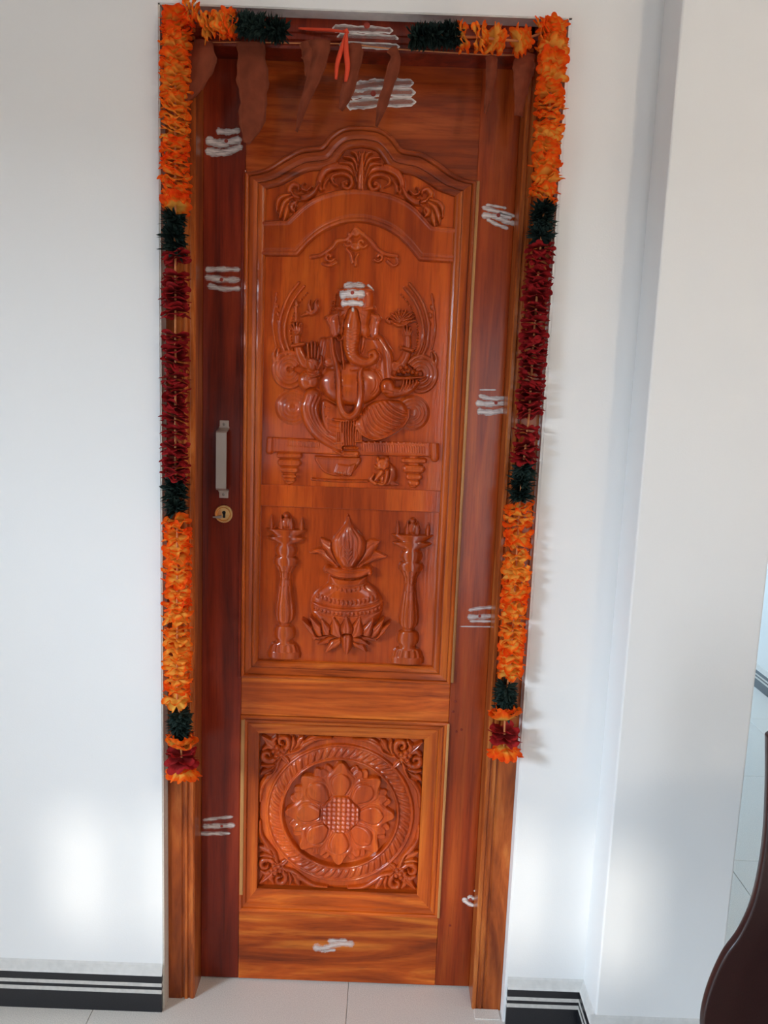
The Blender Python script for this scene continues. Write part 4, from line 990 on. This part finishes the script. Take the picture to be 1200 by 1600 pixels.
CRM = [flower('crimson_flower', [(-.006, -.22, .95, 9), (-.001, .0, 1.0, 10), (.004, .22, .92, 8)], 70+i, wav=.26) for i in range(6)]
CUP = [flower('marigold_flower', [(-.002, .50, 1.15, 10), (.003, .72, .95, 9), (.006, .95, .70, 8)], 90+i, wav=.25) for i in range(2)]
SKT = [flower('marigold_flower', [(.004, -.42, 1.22, 13), (.000, -.30, 1.12, 12), (.006, -.12, .95, 10)], 95+i, wav=.22) for i in range(2)]
CRB = [flower('crimson_flower', [(-.004, -.25, 1.18, 10), (.002, .0, 1.12, 10), (.007, .3, 1.0, 9)], 97+i, wav=.25) for i in range(2)]
GRM = [spiky('leaf_cluster', 120+i) for i in range(4)]
for l_, m_ in ((ORM, ORANGE), (OTH, ORANGE), (CUP, ORANGE), (SKT, ORANGE), (CRM, CRIMSON), (CRB, CRIMSON), (GRM, GREEN)):
    for me in l_: me.materials.append(m_)

def garland(name, label, arm, col, YG=-.017):
    """arm: flowers along the lintel (px, py, kind); col: flowers down the jamb, top to bottom"""
    rnd = random.Random(hash(label) % 1000 if False else len(label))
    top = at(col[0][0], col[0][1], YG)
    g = tag(empty(name, top), label, 'garland', 'flower garlands on the door frame')
    def setf(me, p, dirv, s, tilt):
        o = bpy.data.objects.new(me.name.split('.')[0], me); COL.objects.link(o); o.parent = g; o.location = p-top
        qd = dirv.to_track_quat('Z', 'Y'); tl = Matrix.Rotation(rnd.uniform(-tilt, tilt), 3, 'X') @ Matrix.Rotation(rnd.uniform(-tilt, tilt), 3, 'Y') @ Matrix.Rotation(rnd.uniform(0, 6.28), 3, 'Z')
        o.rotation_euler = (qd.to_matrix() @ tl).to_euler(); o.scale = (s,)*3; return o
    pick = {'o': OTH, 'O': ORM, 'r': CRM, 'g': GRM, 'c': CUP, 's': SKT, 'R': CRB}
    scl = {'o': .98, 'O': 1.0, 'r': .92, 'g': 1.0, 'c': .98, 's': 1.0, 'R': 1.0}
    tlt = {'o': .30, 'O': .38, 'r': .32, 'g': .4, 'c': .12, 's': .08, 'R': .08}
    sp = []
    for px, py, k in arm:
        p = at(px, py, YG); sp.append(p)
        setf(rnd.choice(pick[k]), p, Vector((1, 0, 0)), scl[k]*(.92 if k == 'g' else .9), tlt[k])
    cp = []
    for px, py, k in col:
        p = at(px, py, YG if k not in 'csR' else YG-.012); cp.append(p)
        setf(rnd.choice(pick[k]), p, Vector((0, 0, 1)), scl[k], tlt[k])
    path = [Vector(p) for p in sp]+[Vector(p) for p in cp]
    link('string', tube_mesh('string', [p-top for p in path], .0024, 6), STRING, g)
    for px, py in ((arm[0][0], arm[0][1]), (arm[-1][0], arm[-1][1]), (col[1][0], col[1][1])):
        p = at(px, py, YG)-top; link('hook_nail', tube_mesh('hook_nail', [p+Vector((0, -.004, 0)), p+Vector((0, YF-YG+.002, 0))], .0014, 6), SCREW, g)
    return g
armL = [(438, 48, 'g'), (424, 44, 'g'), (408, 42, 'g'), (392, 40, 'g'), (382, 38, 'g'), (362, 38, 'O'), (348, 38, 'O'), (322, 40, 'O'), (296, 18, 'O')]
colL = [(274, y, 'O') for y in (28, 50, 70, 92, 114, 138, 160, 180, 205, 230, 254, 278, 300, 318)]
colL += [(273, y, 'g') for y in (342, 366, 384)]
colL += [(274, y, 'r') for y in (400, 434, 456, 468, 485, 527, 546, 566, 590, 611, 632, 652, 674, 699, 716, 730, 742)]
colL += [(274, y, 'g') for y in (757, 772, 792)]
colL += [(277, y, 'o') for y in (815, 828, 842, 857, 872, 890, 906, 926, 944, 955, 966, 986, 1000, 1016, 1030, 1044, 1060, 1076, 1094)]
colL += [(281, 1118, 'g'), (281, 1134, 'g'), (282, 1148, 'g'), (283, 1166, 'c'), (284, 1184, 'R'), (286, 1202, 's')]
garland('flower_garland', 'orange, crimson and dark green cloth flower garland hanging on the handle side', armL, colL)
armR = [(650, 58, 'g'), (664, 56, 'g'), (680, 56, 'g'), (696, 55, 'g'), (708, 55, 'g'), (722, 58, 'o'), (750, 58, 'O'), (776, 62, 'O'), (814, 64, 'O'), (850, 50, 'O')]
cr_x = lambda y: np.interp(y, [40, 320, 391, 544, 646, 751, 836, 953, 1056, 1094, 1175], [866, 850, 844, 833, 827, 815, 809, 803, 797, 790, 788])
colR = [(cr_x(y), y, 'O') for y in (48, 72, 96, 120, 144, 166, 188, 212, 236, 258, 280, 302)]
colR += [(cr_x(y), y, 'g') for y in (328, 346, 366)]
colR += [(cr_x(y), y, 'r') for y in (389, 404, 428, 446, 460, 482, 503, 523, 542, 556, 570, 592, 610, 626, 642, 674, 698, 714)]
colR += [(cr_x(y), y, 'g') for y in (733, 752, 772)]
colR += [(cr_x(y), y, 'o') for y in (795, 808, 822, 838, 854, 872, 886, 898, 912, 926, 940, 953, 968, 984, 998, 1010, 1022, 1036, 1050)]
colR += [(791, 1076, 'g'), (790, 1090, 'g'), (790, 1106, 'g'), (789, 1124, 'c'), (788, 1148, 'R'), (788, 1170, 's')]
garland('flower_garland', 'orange, crimson and dark green cloth flower garland hanging on the hinge side', armR, colR)

# ------------------------------------------------------------------ string of dried mango leaves
YL = .027
lt = at(500, 60, YL)
lg = tag(empty('leaf_garland', lt), 'string of dried brown mango leaves across the top of the door', 'leaf garland')
ptsS = [at(px, py, YL+.005)-lt for px, py in ((318, 66), (392, 66), (490, 68), (545, 69), (610, 76), (700, 82), (770, 86), (818, 86))]
link('string', tube_mesh('string', [tuple(p) for p in catmull([tuple(p) for p in ptsS], 5)], .0012, 6), STRING, lg)
def leaf(pts, ws, curl, Y=YL, twist=0.0, label=None):
    """pts px centre line from stalk to tip; ws half widths in px; curl: depth of the fold across"""
    n = 22; P = catmull([(at(a, b, Y).x, at(a, b, Y).z) for a, b in pts], 10)
    P = np.array([[np.interp(t, np.linspace(0, 1, len(P)), P[:, k]) for k in (0, 1)] for t in np.linspace(0, 1, n)])
    sc = .00137; w = np.interp(np.linspace(0, 1, n), np.linspace(0, 1, len(ws)), ws)*sc
    T = np.gradient(P, axis=0); T /= np.hypot(*T.T)[:, None]; A = 9; rnd = random.Random(int(pts[0][0])); v = []; f = []
    for side in (0, 1):
        for i in range(n):
            tw = twist*(i/n-.2)
            for k in range(A):
                t = k/(A-1)*2-1; wob = 1+(.07*math.sin(i*.75+pts[0][0])+.05*math.sin(i*1.9+t*2+pts[0][0]))*(abs(t) > .9)
                lx_ = t*w[i]*wob*math.cos(tw); dy = -curl*w[i]*(1-t*t)*1.2+t*w[i]*math.sin(tw)+.0016*math.sin(i*.9+t*2)
                ridge_ = -.0010*math.exp(-(t/.14)**2)
                v.append((P[i][0]-T[i][1]*lx_-lt.x, Y-lt.y+dy+ridge_+(.0008 if side else 0), P[i][1]+T[i][0]*lx_-lt.z))
    for side in (0, 1):
        o = side*n*A
        for i in range(n-1):
            for k in range(A-1):
                q = (o+i*A+k, o+i*A+k+1, o+(i+1)*A+k+1, o+(i+1)*A+k); f.append(q if side else q[::-1])
    rim = [i*A for i in range(n)]+[(n-1)*A+k for k in range(1, A)]+[i*A+A-1 for i in range(n-2, -1, -1)]+[k for k in range(A-2, 0, -1)]
    for a, b in zip(rim, rim[1:]+rim[:1]): f.append((a, b, b+n*A, a+n*A))
    me = pydata('dried_leaf', v, f); me.shade_smooth()
    o = link('dried_leaf', me, DRYLEAF, lg)
    if label: tag(o, label)
    return o
leaf([(392, 66), (394, 110), (396, 150), (393, 190), (385, 224)], [20, 23, 22, 21, 17, 5], .10, label='broad flat dried leaf')
leaf([(318, 64), (316, 95), (308, 125), (292, 150), (284, 166)], [14, 20, 17, 11, 7, 3], .35, .006, .6)
leaf([(497, 66), (498, 95), (487, 130), (474, 165), (463, 206)], [18, 14, 10, 8, 6, 2], .55, .004, .9)
leaf([(480, 66), (486, 90), (483, 112), (480, 128)], [12, 13, 7, 2], .5, .008, .5)
leaf([(552, 70), (553, 90), (549, 120), (540, 150), (532, 172)], [12, 13, 9, 10, 3], .5, .010, .8)
leaf([(612, 76), (618, 92), (608, 130), (597, 165), (588, 198)], [8, 7, 9, 8, 7, 2], .55, .000, .6)
leaf([(768, 88), (768, 110), (764, 145), (758, 178)], [8, 9, 7, 6, 3], .55, .008, .7)
leaf([(820, 84), (818, 110), (814, 140), (810, 182)], [15, 16, 14, 9, 7], .3, .006, .4)

# red sacred thread along the lintel with a loop hanging from it
YT = .004
tp_ = at(540, 50, YT)
rt = tag(empty('sacred_thread', tp_), 'bright red thread stretched along the lintel with a hanging loop', 'thread')
def thr(name, pts, r):
    P = catmull([tuple(at(a, b, YT+d)-tp_) for a, b, d in pts], 8); n = len(P)
    link(name, tube_mesh(name, [tuple(p) for p in P], [r*(.7+.5*math.sin(math.pi*i/(n-1))) for i in range(n)], 8), THREAD, rt)
thr('thread', [(466, 44, .025), (490, 46, .022), (515, 47, .015), (541, 50, 0)], .0028)
thr('thread_loop', [(541, 52, 0), (534, 75, -.002), (527, 100, -.002), (525, 124, 0)], .0040)
thr('thread_loop', [(541, 52, -.003), (541, 80, -.005), (543, 105, -.004), (540, 128, -.002)], .0046)
link('knot', tube_mesh('knot', [Vector((-.004, -.002, 0)), Vector((.002, -.004, .001)), Vector((.005, -.001, -.003))], [.003, .0045, .003], 8), THREAD, rt)

# ------------------------------------------------------------------ moulded chair at the right edge
YC = -.50; CX = .835
ch = tag(empty('chair', (CX, YC, 0)), 'dark maroon moulded chair standing in front of the pillar', 'chair')
half = [(.611, .973), (.6185, .89), (.623, .805), (.621, .74), (.613, .68), (.597, .632), (.575, .592), (.558, .54), (.550, .491), (.553, .45), (.566, .425)]
hb = catmull([(a-CX, b) for a, b in half], 6)
nb = len(hb); v = []; f = []
A = 15
slot = lambda u, z: False
def back_pt(t, i, side):
    x = hb[i][0]*(-1)*t*-1; z = hb[i][1]
    w = abs(hb[i][0]); x = t*w
    y = .05*(1-(z-.42)/.55)*0+.030*(t*t)*-1.0+.02*(z-.42)/.55
    rim = .014*(1-.0*abs(t)) if abs(t) < .97 else .009
    return (x, y+(rim if side else -rim), z)
for side in (0, 1):
    for i in range(nb):
        for k in range(A):
            t = math.sin((k/(A-1)*2-1)*math.pi/2); p = list(back_pt(t, i, side))
            if i == 0: p[2] += .010*(1-t*t)-.010*max(0, (abs(t)-.9)/.1)
            v.append(tuple(p))
holes = {(i, k) for i in range(nb-10, nb) for k in (3, 6, 7, 10)} if False else set()
def isq(i, k): return (i, k) in holes
for side in (0, 1):
    o = side*nb*A
    for i in range(nb-1):
        for k in range(A-1):
            q = (o+i*A+k, o+i*A+k+1, o+(i+1)*A+k+1, o+(i+1)*A+k); f.append(q if side else q[::-1])
rim = [i*A for i in range(nb)]+[(nb-1)*A+k for k in range(1, A)]+[i*A+A-1 for i in range(nb-2, -1, -1)]+[k for k in range(A-2, 0, -1)]
for a, b in zip(rim, rim[1:]+rim[:1]): f.append((a, b, b+nb*A, a+nb*A))
me = pydata('backrest', v, f)
bm = bmesh.new(); bm.from_mesh(me); bmesh.ops.recalc_face_normals(bm, faces=bm.faces); bm.to_mesh(me); bm.free()
bo = link('backrest', me, MAROON, ch, smooth=True)
md = bo.modifiers.new('round', 'BEVEL'); md.width = .006; md.segments = 3; md.limit_method = 'ANGLE'; md.angle_limit = math.radians(50)
# seat, arms, legs (towards the viewer, outside the frame)
seat = [(-.262, .02), (-.25, -.30), (-.22, -.43), (.22, -.43), (.25, -.30), (.262, .02)]
so2 = prism('seat', [tuple(p) for p in catmull(seat, 4)], 'Z', .405, .432, MAROON, ch)
for sx in (-1, 1):
    for yy in (-.38, -.01):
        x = sx*(.225 if yy < -.2 else .24)
        prism('leg', [(x-.022, yy-.02), (x+.022, yy-.02), (x+.022, yy+.02), (x-.022, yy+.02)], 'Z', 0, .41, MAROON, ch)


# ------------------------------------------------------------------ added ceiling lamp, an unseen source of warm fill light
ADDED_LAMP_P = (1.45, -2.5, 2.86)
lp_ = tag(empty('added_ceiling_lamp', ADDED_LAMP_P), 'added unseen ceiling lamp giving warm fill light', 'lamp')
GLOW = plain('added_lamp_glow', (.9, .85, .75), .4); gb = GLOW.node_tree.nodes['Principled BSDF']
gb.inputs['Emission Color'].default_value = (1, .84, .66, 1); gb.inputs['Emission Strength'].default_value = 2
for nm, pf, mt, dz in (('added_lamp_glass', [(.13, 0), (.13, .02), (.11, .05), (.05, .07)], GLOW, .035), ('added_lamp_base', [(.14, 0), (.14, .02), (.135, .025)], FRAMEW, .06)):
    o = link(nm, lathe_mesh(nm, pf, 32), mt, lp_, smooth=(nm == 'added_lamp_glass')); o.rotation_euler = (math.radians(90), 0, 0); o.location = (0, 0, dz)
ll = bpy.data.lights.new('added_ceiling_light', 'POINT'); ll.energy = 25; ll.color = (1.0, .84, .66); ll.shadow_soft_size = .12
lo = bpy.data.objects.new('added_ceiling_light', ll); COL.objects.link(lo); lo.location = (ADDED_LAMP_P[0], ADDED_LAMP_P[1], 2.62)
